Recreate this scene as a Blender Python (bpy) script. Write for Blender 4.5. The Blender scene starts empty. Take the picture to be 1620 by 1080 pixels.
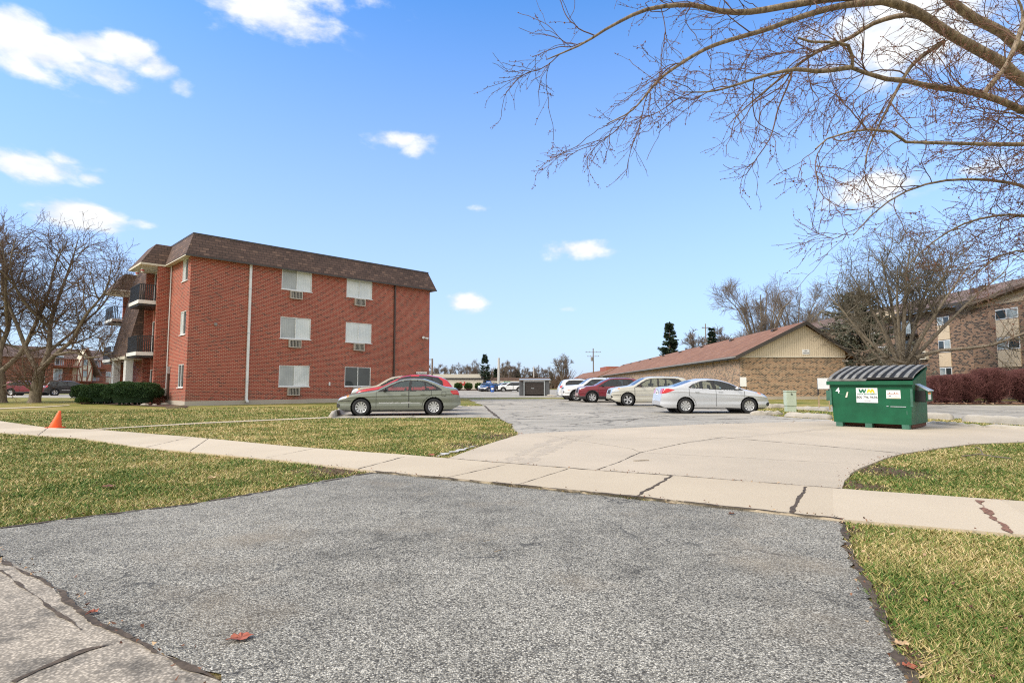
import bpy, bmesh, math, random
import numpy as np
from mathutils import Vector, Matrix
R=math.radians; PI=math.pi
rng=np.random.default_rng(7); random.seed(7)
S=bpy.context.scene; COL=S.collection
# ---------------------------------------------------------------- camera
CH=1.2; PITCH=math.atan(69/900); FPX=900.0
cam=bpy.data.objects.new('camera',bpy.data.cameras.new('camera')); COL.objects.link(cam)
cam.location=(0,0,CH); cam.rotation_euler=(PI/2+PITCH,0,0)
cam.data.sensor_width=36; cam.data.lens=FPX/1620*36; cam.data.clip_end=3000; cam.data.clip_start=.05
S.camera=cam
def ray(px,py):
    a=(px-810)/FPX; b=(540-py)/FPX; c,s=math.cos(PITCH),math.sin(PITCH)
    f=c-b*s; return a/f,(s+b*c)/f
def G(px,py):                       # survey point on the flat ground
    a,u=ray(px,py); Y=-CH/u; return (a*Y,Y)
def P(px,py,Y):                     # survey point at distance Y
    a,u=ray(px,py); return Vector((a*Y,Y,CH+u*Y))
def GL(l): return [G(*p) for p in l]
# ---------------------------------------------------------------- materials
MATS={}
class NT:
    def __init__(s,name):
        m=bpy.data.materials.new(name); m.use_nodes=True; s.m=m; s.n=m.node_tree.nodes; s.l=m.node_tree.links
        s.b=s.n['Principled BSDF']; s.out=s.n['Material Output']; MATS[name]=m
    def nd(s,t,**k):
        x=s.n.new(t)
        for a,b in k.items():
            if a in x.inputs.keys(): x.inputs[a].default_value=b
            else: setattr(x,a,b)
        return x
    def lk(s,a,b): s.l.new(a,b)
    def co(s,kind='Object',scale=None):
        t=s.nd('ShaderNodeTexCoord')
        if scale is None: return t.outputs[kind]
        mp=s.nd('ShaderNodeMapping'); mp.inputs['Scale'].default_value=scale; s.lk(t.outputs[kind],mp.inputs['Vector']); return mp.outputs['Vector']
    def noise(s,v,scale,detail=3,rough=.55):
        x=s.nd('ShaderNodeTexNoise'); x.inputs['Scale'].default_value=scale; x.inputs['Detail'].default_value=detail; x.inputs['Roughness'].default_value=rough; s.lk(v,x.inputs['Vector']); return x.outputs['Fac']
    def voro(s,v,scale,out='Color',feature='F1'):
        x=s.nd('ShaderNodeTexVoronoi',feature=feature); x.inputs['Scale'].default_value=scale; s.lk(v,x.inputs['Vector']); return x.outputs[out]
    def ramp(s,f,stops,interp='LINEAR'):
        x=s.nd('ShaderNodeValToRGB'); cr=x.color_ramp; cr.interpolation=interp
        while len(cr.elements)<len(stops): cr.elements.new(.5)
        for e,(p,c) in zip(cr.elements,stops):
            e.position=p; e.color=(c,c,c,1) if not hasattr(c,'__len__') else (*c,1)
        s.lk(f,x.inputs['Fac']); return x.outputs['Color']
    def mix(s,f,a,b,mode='MIX'):
        x=s.nd('ShaderNodeMix',data_type='RGBA',blend_type=mode)
        for sock,v in ((x.inputs['Factor'],f),(x.inputs[6],a),(x.inputs[7],b)):
            if hasattr(v,'links') or hasattr(v,'is_linked'): s.lk(v,sock)
            elif hasattr(v,'__len__'): sock.default_value=(*v,1)
            else: sock.default_value=v
        return x.outputs[2]
    def math(s,op,a,b=None):
        x=s.nd('ShaderNodeMath',operation=op)
        for i,v in enumerate((a,b)):
            if v is None: continue
            if hasattr(v,'is_linked'): s.lk(v,x.inputs[i])
            else: x.inputs[i].default_value=v
        return x.outputs[0]
    def color(s,c):
        if hasattr(c,'is_linked'): s.lk(c,s.b.inputs['Base Color'])
        else: s.b.inputs['Base Color'].default_value=(*c,1)
    def bump(s,h,strength=.3,dist=.01):
        x=s.nd('ShaderNodeBump'); x.inputs['Strength'].default_value=strength; x.inputs['Distance'].default_value=dist
        s.lk(h,x.inputs['Height']); s.lk(x.outputs['Normal'],s.b.inputs['Normal'])
    def set(s,rough=.8,metal=0,spec=None,coat=None):
        s.b.inputs['Roughness'].default_value=rough; s.b.inputs['Metallic'].default_value=metal
        if spec is not None: s.b.inputs['Specular IOR Level'].default_value=spec
        if coat is not None: s.b.inputs['Coat Weight'].default_value=coat; s.b.inputs['Coat Roughness'].default_value=.06
        return s.m
def plain(name,c,rough=.7,metal=0,var=.15,sc=6,coat=None,bumpd=0,spec=None):
    t=NT(name); v=t.co(); n=t.noise(v,sc,4)
    lo=tuple(x*(1-var) for x in c); hi=tuple(min(1,x*(1+var)) for x in c)
    t.color(t.ramp(n,[(.3,lo),(.7,hi)]))
    if bumpd: t.bump(t.noise(v,sc*6,3),.5,bumpd)
    return t.set(rough,metal,spec,coat)
def M(n): return MATS[n]
def brick(name,c1,c2,c3,mortar,bw=.22,bh=.085,ms=.012,dark=None):
    t=NT(name); v=t.co('UV')
    b=t.nd('ShaderNodeTexBrick'); t.lk(v,b.inputs['Vector'])
    b.inputs['Scale'].default_value=1; b.inputs['Brick Width'].default_value=bw; b.inputs['Row Height'].default_value=bh
    b.inputs['Mortar Size'].default_value=ms; b.inputs['Mortar Smooth'].default_value=.15; b.inputs['Bias'].default_value=-.1
    b.inputs['Color1'].default_value=(*c1,1); b.inputs['Color2'].default_value=(*c2,1); b.inputs['Mortar'].default_value=(*mortar,1)
    vv=t.co('UV',(1/bw,1/bh,1)); w=t.nd('ShaderNodeTexWhiteNoise',noise_dimensions='2D')
    sx=t.nd('ShaderNodeSeparateXYZ'); t.lk(vv,sx.inputs[0]); row=t.math('FLOOR',sx.outputs[1]); par=t.math('SUBTRACT',1,t.math('FLOORED_MODULO',row,2)); colx=t.math('FLOOR',t.math('ADD',sx.outputs[0],t.math('MULTIPLY',par,.5)))
    cb=t.nd('ShaderNodeCombineXYZ'); t.lk(colx,cb.inputs[0]); t.lk(row,cb.inputs[1]); t.lk(cb.outputs[0],w.inputs['Vector'])
    pick=t.math('GREATER_THAN',w.outputs['Value'],dark or .86)
    notm=t.math('SUBTRACT',1,b.outputs['Fac'])
    col=t.mix(t.math('MULTIPLY',pick,notm),b.outputs['Color'],c3)
    n=t.noise(v,.35,4); col=t.mix(.55,col,t.ramp(n,[(.3,.72),(.7,1.12)]),'MULTIPLY')
    n2=t.noise(v,9,3); col=t.mix(.35,col,t.ramp(n2,[(.25,.6),(.75,1.3)]),'MULTIPLY')
    if name=='red_brick':
        so=t.nd('ShaderNodeSeparateXYZ'); t.lk(t.co('Object'),so.inputs[0]); low=t.math('MULTIPLY',t.math('SUBTRACT',1.5,so.outputs[2]),.45)
        near=t.math('ADD',t.ramp(t.math('ABSOLUTE',t.math('SUBTRACT',so.outputs[0],.2)),[(0,.45),(.9,0)]),t.ramp(t.math('ABSOLUTE',t.math('SUBTRACT',so.outputs[0],3.55)),[(0,.5),(.55,0)]))
        sm=t.math('MULTIPLY',t.math('ADD',low,near),t.math('MULTIPLY',t.noise(v,1.6,4,.7),1.6)); col=t.mix(t.ramp(sm,[(.52,0),(.95,.75)]),col,(.17,.13,.095))
    t.color(col); t.bump(t.math('ADD',notm,t.math('MULTIPLY',n2,.3)),.5,.012)
    return t.set(.88)
brick('red_brick',(.36,.063,.038),(.25,.043,.029),(.14,.04,.034),(.52,.28,.2),.22,.085,.013)
brick('shade_brick',(.2,.07,.05),(.15,.05,.04),(.09,.045,.04),(.3,.22,.18))
brick('tan_brick',(.46,.28,.18),(.27,.155,.1),(.075,.055,.05),(.52,.4,.28),.24,.1,.018,.62)
brick('tan_brick_far',(.33,.2,.13),(.2,.115,.08),(.06,.045,.04),(.32,.24,.17),.32,.14,.018,.62)
brick('orange_brick',(.4,.12,.06),(.28,.08,.045),(.15,.06,.045),(.42,.27,.2),.5,.2,.02)
brick('mansard_shingle',(.15,.094,.075),(.095,.06,.05),(.2,.125,.095),(.035,.026,.023),.36,.17,.012)
brick('roof_shingle',(.27,.13,.075),(.22,.105,.062),(.31,.165,.105),(.19,.09,.06),.5,.25,.02)
brick('brown_shingle',(.19,.125,.1),(.15,.1,.085),(.24,.16,.13),(.1,.07,.06),.5,.25,.02)
def siding():
    t=NT('cream_siding'); v=t.co('UV'); w=t.nd('ShaderNodeTexWave',wave_type='BANDS',bands_direction='X',wave_profile='SIN')
    w.inputs['Scale'].default_value=1.7; t.lk(v,w.inputs['Vector'])
    f=t.ramp(w.outputs['Fac'],[(.0,.7),(.3,1)]); n=t.noise(v,.8,3)
    t.color(t.mix(1,t.mix(n,(.78,.67,.52),(.7,.59,.45)),f,'MULTIPLY')); t.bump(f,.6,.02); return t.set(.7)
siding()
# --- ground
def lawn(name,blade=False):
    t=NT(name); v=t.co('Object'); big=t.noise(v,.22,4,.6); mid=t.noise(v,1.1,4,.65); fine=t.noise(v,22,3,.7)
    a=t.math('ADD',t.math('MULTIPLY',big,.6),t.math('MULTIPLY',mid,.6))     # ~.6
    if blade:
        at=t.nd('ShaderNodeAttribute',attribute_name='tint'); f=t.math('ADD',a,t.math('MULTIPLY',t.math('SUBTRACT',at.outputs['Fac'],.5),.46))
        col=t.ramp(f,[(.36,(.06,.13,.022)),(.48,(.13,.2,.042)),(.58,(.25,.26,.075)),(.7,(.45,.36,.15)),(.84,(.66,.52,.28))])
        t.color(col); t.b.inputs['Subsurface Weight'].default_value=0
        return t.set(.65,spec=.2)
    f=t.math('ADD',a,t.math('MULTIPLY',t.math('SUBTRACT',fine,.5),.75))
    col=t.ramp(f,[(.3,(.035,.055,.014)),(.46,(.11,.15,.036)),(.6,(.24,.22,.065)),(.74,(.42,.33,.14)),(.87,(.52,.41,.2))])
    d=t.nd('ShaderNodeAttribute',attribute_name='dirt')
    dn=t.math('ADD',d.outputs['Fac'],t.math('MULTIPLY',t.math('SUBTRACT',t.noise(v,5,4,.7),.5),1.2))
    dm=t.ramp(dn,[(.45,0),(.7,1)])
    dirt=t.ramp(t.noise(v,30,4,.7),[(.3,(.05,.035,.022)),(.55,(.14,.095,.06)),(.7,(.3,.24,.17))])
    t.color(t.mix(dm,col,dirt)); t.bump(fine,.9,.04); return t.set(.95,spec=.1)
lawn('lawn'); lawn('lawn_blade',True)
def asphalt():
    t=NT('asphalt_chip'); v=t.co('Object'); vc=t.voro(v,118); g=t.nd('ShaderNodeSeparateColor'); t.lk(vc,g.inputs[0])
    vd=t.voro(v,118,'Distance'); big=t.noise(v,.5,5,.6); mid=t.noise(v,3.5,5,.65)
    stone=t.ramp(g.outputs[0],[(0,(.09,.083,.072)),(.22,(.23,.215,.187)),(.45,(.38,.36,.31)),(.8,(.54,.51,.44)),(1,(.75,.71,.62))])
    stone=t.mix(1,stone,t.ramp(vd,[(.25,1.06),(.65,.45)]),'MULTIPLY')
    wear=t.ramp(t.math('ADD',t.math('MULTIPLY',big,.6),t.math('MULTIPLY',mid,.4)),[(.36,.45),(.43,.78),(.52,1.0),(.64,1.2)])
    c=t.mix(1,stone,wear,'MULTIPLY')
    # tar cracks
    wv=t.nd('ShaderNodeVectorMath',operation='ADD'); nn=t.nd('ShaderNodeTexNoise'); nn.inputs['Scale'].default_value=2.2; nn.inputs['Detail'].default_value=5; t.lk(v,nn.inputs['Vector'])
    sc=t.nd('ShaderNodeVectorMath',operation='SCALE'); sc.inputs['Scale'].default_value=.9; t.lk(nn.outputs['Color'],sc.inputs[0]); t.lk(v,wv.inputs[0]); t.lk(sc.outputs[0],wv.inputs[1])
    cr=t.voro(wv.outputs[0],.6,'Distance','DISTANCE_TO_EDGE')
    cm=t.ramp(cr,[(.0,1),(.014,0)]); cm=t.math('MULTIPLY',cm,t.ramp(t.noise(v,.9,3),[(.46,0),(.56,.8)]))
    c=t.mix(cm,c,(.04,.04,.04)); st=t.noise(v,.8,4); c=t.mix(t.ramp(st,[(.54,0),(.68,.4)]),c,(.26,.21,.15))
    t.color(c); t.bump(t.math('SUBTRACT',t.math('MULTIPLY',g.outputs[0],.5),vd),.75,.006); return t.set(.82,spec=.3)
asphalt()
def lot():
    t=NT('asphalt_lot'); v=t.co('Object'); big=t.noise(v,.12,5,.6); mid=t.noise(v,1.3,5,.7); fn=t.noise(v,40,2,.8)
    st=t.noise(t.co('Object',(.5,1.8,1)),.7,6,.75)
    f=t.math('ADD',t.math('MULTIPLY',big,.4),t.math('ADD',t.math('MULTIPLY',mid,.25),t.math('MULTIPLY',st,.35)))
    c=t.ramp(f,[(.34,(.15,.14,.12)),(.44,(.3,.28,.24)),(.54,(.43,.395,.34)),(.68,(.58,.53,.45))])
    c=t.mix(.8,c,t.ramp(fn,[(.25,.55),(.7,1.25)]),'MULTIPLY')
    nn=t.nd('ShaderNodeTexNoise'); nn.inputs['Scale'].default_value=1.6; nn.inputs['Detail'].default_value=6; t.lk(v,nn.inputs['Vector'])
    wv=t.nd('ShaderNodeVectorMath',operation='ADD'); sc=t.nd('ShaderNodeVectorMath',operation='SCALE'); sc.inputs['Scale'].default_value=1.3
    t.lk(nn.outputs['Color'],sc.inputs[0]); t.lk(v,wv.inputs[0]); t.lk(sc.outputs[0],wv.inputs[1])
    cr=t.voro(wv.outputs[0],.3,'Distance','DISTANCE_TO_EDGE')
    c=t.mix(t.ramp(cr,[(0,.75),(.022,0)]),c,(.05,.048,.045)); t.color(c); t.bump(fn,.5,.01); return t.set(.85,spec=.3)
lot()
def concrete(name,ca,cb,stain=.5,scl=1.,grain=.5):
    t=NT(name); v=t.co('Object'); big=t.noise(v,.45*scl,5,.6); fn=t.noise(v,70,2,.8); mid=t.noise(v,6,5,.7)
    c=t.mix(t.ramp(big,[(.3,0),(.7,1)]),ca,cb)
    c=t.mix(grain,c,t.ramp(fn,[(.3,.72),(.7,1.18)]),'MULTIPLY')
    if grain>.8:
        st_=t.noise(v,2.6,6,.75); c=t.mix(t.ramp(st_,[(.5,0),(.62,.75)]),c,(.16,.145,.125)); c=t.mix(1,c,t.ramp(t.voro(v,70,'Distance'),[(.2,1.1),(.6,.55)]),'MULTIPLY'); c=t.mix(t.ramp(t.noise(v,1.2,3),[(.55,0),(.7,.5)]),c,(.5,.36,.22)); c=t.mix(stain,c,t.ramp(mid,[(.3,.7),(.6,1.08)]),'MULTIPLY')
    if name=='walk_concrete':
        tcx=t.nd('ShaderNodeMapping'); tcx.inputs['Rotation'].default_value=(0,0,R(29)); t.lk(v,tcx.inputs['Vector']); sx=t.nd('ShaderNodeSeparateXYZ'); t.lk(tcx.outputs['Vector'],sx.inputs[0]); wn=t.nd('ShaderNodeTexWhiteNoise',noise_dimensions='1D'); t.lk(t.math('FLOOR',t.math('DIVIDE',sx.outputs[0],1.5)),wn.inputs['W']); c=t.mix(1,c,t.ramp(wn.outputs['Value'],[(0,(.86,.85,.83)),(1,(1.0,1.0,1.0))]),'MULTIPLY')
    sp=t.voro(v,9,'Distance'); sn=t.noise(v,4,2)
    c=t.mix(t.math('MULTIPLY',t.ramp(sp,[(.02,1),(.06,0)]),t.ramp(sn,[(.55,0),(.6,.6)])),c,(.08,.06,.045))
    t.color(c); t.bump(t.math('ADD',fn,mid),.3,.004); return t.set(.85,spec=.25)
concrete('walk_concrete',(.62,.53,.405),(.55,.465,.355)); concrete('apron_concrete',(.55,.465,.36),(.45,.385,.3),.35)
concrete('street_concrete',(.6,.52,.42),(.42,.37,.31),.8,2.2,1.); concrete('stop_concrete',(.5,.46,.4),(.3,.28,.25),1,3)
concrete('foundation',(.52,.47,.4),(.42,.37,.31),.6)
def mulch():
    t=NT('mulch'); v=t.co(); c=t.ramp(t.voro(v,14,'Distance'),[(.1,(.1,.055,.04)),(.6,(.035,.02,.016))])
    c=t.mix(t.ramp(t.noise(v,18,4,.8),[(.5,0),(.62,.8)]),c,(.24,.13,.085)); t.color(c); t.bump(t.noise(v,20,4),1,.05); return t.set(.95)
mulch()
plain('tyre_mark',(.43,.365,.285),.9,0,.12,20); plain('joint_dirt',(.075,.055,.04),.95,0,.6,25); plain('rust_debris',(.2,.1,.065),.95,0,.5,40); plain('residue',(.5,.48,.45),.8,0,.25,30)
# --- generic
plain('white_paint',(.78,.79,.78),.45,0,.06); plain('white_metal',(.74,.76,.77),.4,0,.1,3); plain('soffit',(.66,.62,.53),.7,0,.08)
plain('brown_metal',(.075,.045,.035),.45); plain('dark_trim',(.055,.047,.043),.55,0,.2); plain('gutter_grey',(.25,.23,.21),.5,0,.2)
plain('black_metal',(.02,.021,.024),.4); plain('grey_metal',(.33,.34,.35),.4,.5,.2); plain('grille_dark',(.035,.035,.035),.6)
plain('ac_shell',(.48,.44,.38),.5,0,.15); plain('beige_panel',(.66,.53,.37),.7,0,.05); plain('beige_wall',(.62,.57,.48),.8,0,.06,1)
plain('cream_stucco',(.75,.69,.56),.85,0,.06); plain('tudor_wood',(.25,.08,.045),.7); plain('dark_wall',(.1,.075,.068),.8,0,.2,3)
plain('cone_orange',(.95,.12,.015),.5,0,.12,8); plain('sign_white',(.85,.86,.88),.4,0,.03); plain('sign_black',(.02,.02,.02),.6); plain('sign_blue',(.03,.13,.5),.5); plain('sign_green',(.03,.25,.12),.5); plain('sign_red',(.6,.03,.03),.5)
plain('box_green',(.5,.57,.47),.5,0,.1,2); plain('wood_stake',(.42,.31,.18),.8,0,.2,20); plain('wood_pole',(.2,.15,.11),.9,0,.3,4); plain('pale_pole',(.5,.48,.45),.7,0,.2,4)
plain('shed_dark',(.055,.045,.042),.7,0,.3,5); plain('shed_grey',(.1,.105,.115),.6,0,.2); plain('galv',(.45,.49,.52),.4,.4,.2,12)
plain('stone',(.4,.37,.32),.9,0,.3,3,bumpd=.02); plain('leaf_brown',(.16,.065,.03),.8,0,.4,9); plain('leaf_red',(.32,.09,.05),.7,0,.3,30); plain('leaf_tan',(.5,.34,.2),.8,0,.3,9)
plain('bud_rust',(.2,.075,.045),.8,0,.3,9)
def bark(name,a,b,s=14):
    t=NT(name); v=t.co('Object',(1,1,.22)); n=t.noise(v,s,5,.7); t.color(t.ramp(n,[(.35,a),(.65,b)])); t.bump(n,1,.03); return t.set(.95,spec=.1)
bark('bark_grey',(.13,.105,.08),(.33,.28,.22)); bark('bark_warm',(.12,.09,.065),(.38,.3,.215),20); bark('twig_brown',(.12,.08,.06),(.2,.14,.105),3); bark('twig_rust',(.12,.07,.05),(.2,.125,.09),3); bark('twig_grey',(.17,.14,.12),(.27,.225,.19),3); bark('twig_green',(.11,.095,.07),(.22,.19,.15),3)
bark('twig_plum',(.14,.055,.055),(.25,.12,.11),4); bark('twig_dark',(.07,.035,.04),(.12,.07,.065),4)
def leafmat(name,a,b,c):
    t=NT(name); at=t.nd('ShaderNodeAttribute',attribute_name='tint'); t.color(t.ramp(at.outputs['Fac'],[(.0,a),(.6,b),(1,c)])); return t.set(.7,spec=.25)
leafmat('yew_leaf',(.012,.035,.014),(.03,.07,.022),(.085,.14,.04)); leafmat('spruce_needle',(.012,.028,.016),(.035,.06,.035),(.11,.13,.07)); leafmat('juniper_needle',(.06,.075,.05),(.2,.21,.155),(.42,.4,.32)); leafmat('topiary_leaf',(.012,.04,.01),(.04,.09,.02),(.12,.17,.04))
leafmat('litter_leaf',(.09,.035,.02),(.24,.12,.07),(.5,.36,.22))
def paint(name,c,metal=.35,rough=.32):
    t=NT(name); v=t.co(); n=t.noise(v,400,1); t.color(t.ramp(n,[(.3,tuple(x*.9 for x in c)),(.7,tuple(min(1,x*1.08) for x in c))])); return t.set(rough,metal,None,.7)
paint('paint_sage',(.22,.24,.2),.4); paint('paint_silver',(.6,.62,.66),.4); paint('paint_cream',(.56,.545,.48),.3); paint('paint_red',(.55,.025,.035),.15); paint('paint_maroon',(.2,.015,.028),.2); paint('paint_white',(.78,.8,.83),.05); paint('paint_tan',(.45,.4,.31),.4); paint('paint_black',(.015,.016,.018),.0,.45); paint('paint_blue',(.03,.035,.06),.1); paint('paint_grey',(.2,.22,.24),.3)
plain('car_plastic',(.022,.022,.025),.55); plain('tyre',(.018,.019,.022),.75,0,.2,20); plain('rim_silver',(.62,.63,.65),.3,.6,.05); plain('rim_dark',(.02,.02,.022),.6); plain('seat_fabric',(.13,.13,.13),.9); plain('seat_light',(.3,.29,.27),.9)
plain('dumpster_green',(.005,.092,.042),.5,0,.22,2.5,.05,0,.3); plain('dumpster_green_worn',(.04,.13,.09),.6,0,.3,5); plain('lid_black',(.022,.022,.022),.65,0,.2,10,None,0,.2); plain('lid_grey',(.21,.21,.205),.7,0,.4,6,None,0,.2); plain('rust',(.12,.05,.03),.9,0,.4,20); plain('wm_green',(.0,.13,.06),.5); plain('wm_yellow',(.85,.5,.02),.5); plain('label_grey',(.1,.11,.11),.6); plain('label_orange',(.8,.32,.05),.6); plain('label_brown',(.3,.1,.04),.6)
t=NT('amber_lens'); t.color((.9,.25,.03)); t.set(.15,0,None,.6)
t=NT('tail_lens'); t.color((.55,.01,.015)); t.set(.12,0,None,1)
t=NT('head_lens'); t.color((.62,.65,.68)); t.set(.08,.5,None,1)
def glass(name,tint,gl=(.9,.95,1)):
    t=NT(name); tr=t.nd('ShaderNodeBsdfTransparent'); tr.inputs[0].default_value=(*tint,1); g=t.nd('ShaderNodeBsdfGlossy'); g.inputs['Roughness'].default_value=.02; g.inputs[0].default_value=(*gl,1)
    f=t.nd('ShaderNodeFresnel'); f.inputs['IOR'].default_value=1.75; mx=t.nd('ShaderNodeMixShader'); t.lk(f.outputs[0],mx.inputs[0]); t.lk(tr.outputs[0],mx.inputs[1]); t.lk(g.outputs[0],mx.inputs[2]); t.lk(mx.outputs[0],t.out.inputs['Surface'])
glass('car_glass',(.74,.86,.83)); glass('tint_glass',(.2,.25,.27))
def win(name,a,b,blinds=True):
    t=NT(name); v=t.co('UV'); c=t.mix(t.ramp(t.noise(v,1.3,3),[(.35,0),(.65,1)]),a,b)
    if blinds:
        w=t.nd('ShaderNodeTexWave',wave_type='BANDS',bands_direction='X'); w.inputs['Scale'].default_value=2.6; w.inputs['Distortion'].default_value=1.2; t.lk(v,w.inputs['Vector'])
        c=t.mix(1,c,t.ramp(w.outputs['Fac'],[(0,.88),(.5,1)]),'MULTIPLY')
    t.color(c); t.set(.5,0,None,1); t.b.inputs['Coat Roughness'].default_value=.02
win('pane_blind',(.6,.66,.68),(.72,.76,.76)); win('pane_screen',(.3,.33,.34),(.4,.43,.43)); win('pane_dark',(.014,.02,.02),(.03,.04,.04),False); win('pane_far',(.2,.25,.27),(.45,.5,.5),False); win('pane_curtain',(.5,.55,.56),(.75,.78,.78))
# ---------------------------------------------------------------- mesh builder
def tag(o,label=None,cat=None,group=None,kind=None):
    if label: o['label']=label
    if cat: o['category']=cat
    if group: o['group']=group
    if kind: o['kind']=kind
    return o
def empty(name,loc=(0,0,0),rz=0,label=None,cat=None,group=None):
    o=bpy.data.objects.new(name,None); COL.objects.link(o); o.location=loc; o.rotation_euler=(0,0,rz); o.empty_display_size=.2
    return tag(o,label,cat,group)
def rawmesh(name,V,F,mat,parent=None,smooth=False,uv=True,attrs=None):
    """V (n,3) array; F (m,k) int array of uniform size, or list of such arrays"""
    V=np.asarray(V,dtype=np.float32); Fs=F if isinstance(F,list) else [F]; Fs=[np.asarray(f,dtype=np.int32) for f in Fs if len(f)]
    me=bpy.data.meshes.new(name); me.vertices.add(len(V)); me.vertices.foreach_set('co',V.ravel())
    tot=sum(f.size for f in Fs); nf=sum(len(f) for f in Fs)
    me.loops.add(tot); me.loops.foreach_set('vertex_index',np.concatenate([f.ravel() for f in Fs]))
    me.polygons.add(nf); cnt=np.concatenate([np.full(len(f),f.shape[1],dtype=np.int32) for f in Fs])
    st=np.concatenate([[0],np.cumsum(cnt)[:-1]]).astype(np.int32)
    me.polygons.foreach_set('loop_start',st)
    try: me.polygons.foreach_set('loop_total',cnt)
    except Exception: pass
    if smooth: me.polygons.foreach_set('use_smooth',np.ones(nf,dtype=bool))
    me.update(calc_edges=True)
    if attrs:
        for k,a in attrs.items():
            at=me.attributes.new(k,'FLOAT','POINT'); at.data.foreach_set('value',np.asarray(a,dtype=np.float32))
    if uv:
        n=np.zeros(nf*3,dtype=np.float32); me.polygons.foreach_get('normal',n); n=np.abs(n.reshape(-1,3)); nl=np.repeat(n,cnt,axis=0)
        lv=V[np.concatenate([f.ravel() for f in Fs])]; U=np.empty((tot,2),dtype=np.float32)
        ax=np.where(nl[:,2]>.9,2,np.where(nl[:,0]>nl[:,1],0,1))
        U[:,0]=np.where(ax==0,lv[:,1],lv[:,0]); U[:,1]=np.where(ax==2,lv[:,1],lv[:,2])
        me.uv_layers.new(name='UVMap').data.foreach_set('uv',U.ravel())
    me.materials.append(M(mat)); o=bpy.data.objects.new(name,me); COL.objects.link(o)
    if parent: o.parent=parent
    return o
class MB:
    def __init__(s): s.v=[]; s.f=[]
    def poly(s,pts):
        b=len(s.v); s.v+= [tuple(p) for p in pts]; s.f.append(tuple(range(b,b+len(pts)))); return s
    def box(s,x0,x1,y0,y1,z0,z1):
        b=len(s.v); s.v+=[(x0,y0,z0),(x1,y0,z0),(x1,y1,z0),(x0,y1,z0),(x0,y0,z1),(x1,y0,z1),(x1,y1,z1),(x0,y1,z1)]
        s.f+=[tuple(b+i for i in q) for q in ((3,2,1,0),(4,5,6,7),(0,1,5,4),(1,2,6,5),(2,3,7,6),(3,0,4,7))]; return s
    def hexa(s,p):   # 8 points, bottom 4 then top 4
        b=len(s.v); s.v+=[tuple(q) for q in p]; s.f+=[tuple(b+i for i in q) for q in ((3,2,1,0),(4,5,6,7),(0,1,5,4),(1,2,6,5),(2,3,7,6),(3,0,4,7))]; return s
    def prism(s,pts,d):  # polygon (3D pts) extruded by vector d
        n=len(pts); b=len(s.v); s.v+=[tuple(p) for p in pts]+[tuple(p[i]+d[i] for i in range(3)) for p in pts]
        s.f.append(tuple(range(b,b+n))[::-1]); s.f.append(tuple(range(b+n,b+2*n)))
        for i in range(n): j=(i+1)%n; s.f.append((b+i,b+j,b+n+j,b+n+i))
        return s
    def tube(s,p0,p1,r0,r1=None,n=8,caps=True):
        r1=r0 if r1 is None else r1; p0=Vector(p0); p1=Vector(p1); d=(p1-p0).normalized(); a=d.orthogonal().normalized(); c=d.cross(a); b=len(s.v)
        for p,r in ((p0,r0),(p1,r1)):
            for i in range(n): t=2*PI*i/n; s.v.append(tuple(p+(a*math.cos(t)+c*math.sin(t))*r))
        for i in range(n): j=(i+1)%n; s.f.append((b+i,b+j,b+n+j,b+n+i))
        if caps: s.f.append(tuple(range(b+n-1,b-1,-1))); s.f.append(tuple(range(b+n,b+2*n)))
        return s
    def lathe(s,prof,c=(0,0,0),axis='z',n=24):
        b=len(s.v); k=len(prof)
        for i in range(n):
            t=2*PI*i/n; ca,sa=math.cos(t),math.sin(t)
            for r,h in prof:
                p=(r*ca,r*sa,h) if axis=='z' else (r*ca,h,r*sa); s.v.append((p[0]+c[0],p[1]+c[1],p[2]+c[2]))
        for i in range(n):
            j=(i+1)%n
            for q in range(k-1): s.f.append((b+i*k+q,b+j*k+q,b+j*k+q+1,b+i*k+q+1))
        return s
    def build(s,name,mat,parent=None,smooth=False,bevel=0):
        me=bpy.data.meshes.new(name); me.from_pydata(s.v,[],s.f); me.update()
        if bevel:
            bm=bmesh.new(); bm.from_mesh(me); bmesh.ops.remove_doubles(bm,verts=bm.verts,dist=1e-5)
            bmesh.ops.bevel(bm,geom=bm.edges,offset=bevel,segments=2,affect='EDGES',clamp_overlap=True); bm.to_mesh(me); bm.free()
        ul=me.uv_layers.new(name='UVMap')
        for p in me.polygons:
            n=p.normal; ax=2 if abs(n.z)>.9 else (0 if abs(n.x)>abs(n.y) else 1)
            for li in p.loop_indices:
                c=me.vertices[me.loops[li].vertex_index].co
                ul.data[li].uv=(c.y if ax==0 else c.x, c.y if ax==2 else c.z)
            p.use_smooth=smooth
        me.materials.append(M(mat)); o=bpy.data.objects.new(name,me); COL.objects.link(o)
        if parent: o.parent=parent
        return o
def text_(s,size,loc,rot,mat,parent,name='lettering',ext=.002,sx=1,align='CENTER'):
    cu=bpy.data.curves.new(name,'FONT'); cu.body=s; cu.size=size; cu.extrude=ext; cu.align_x=align; cu.align_y='CENTER'; cu.materials.append(M(mat)); cu.offset=size*.018
    o=bpy.data.objects.new(name,cu); COL.objects.link(o); o.location=loc; o.rotation_euler=rot; o.scale=(sx,1,1); o.parent=parent; return o
def text(*a,**k):
    o=text_(*a,**k); bpy.context.view_layer.update(); me=bpy.data.meshes.new_from_object(o.evaluated_get(bpy.context.evaluated_depsgraph_get())); n=bpy.data.objects.new('lettering',me); nm=o.name.split('.')[0]; COL.objects.link(n); n.location=o.location; n.rotation_euler=o.rotation_euler; n.scale=o.scale; n.parent=o.parent; bpy.data.objects.remove(o); n.name=nm; return n
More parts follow.
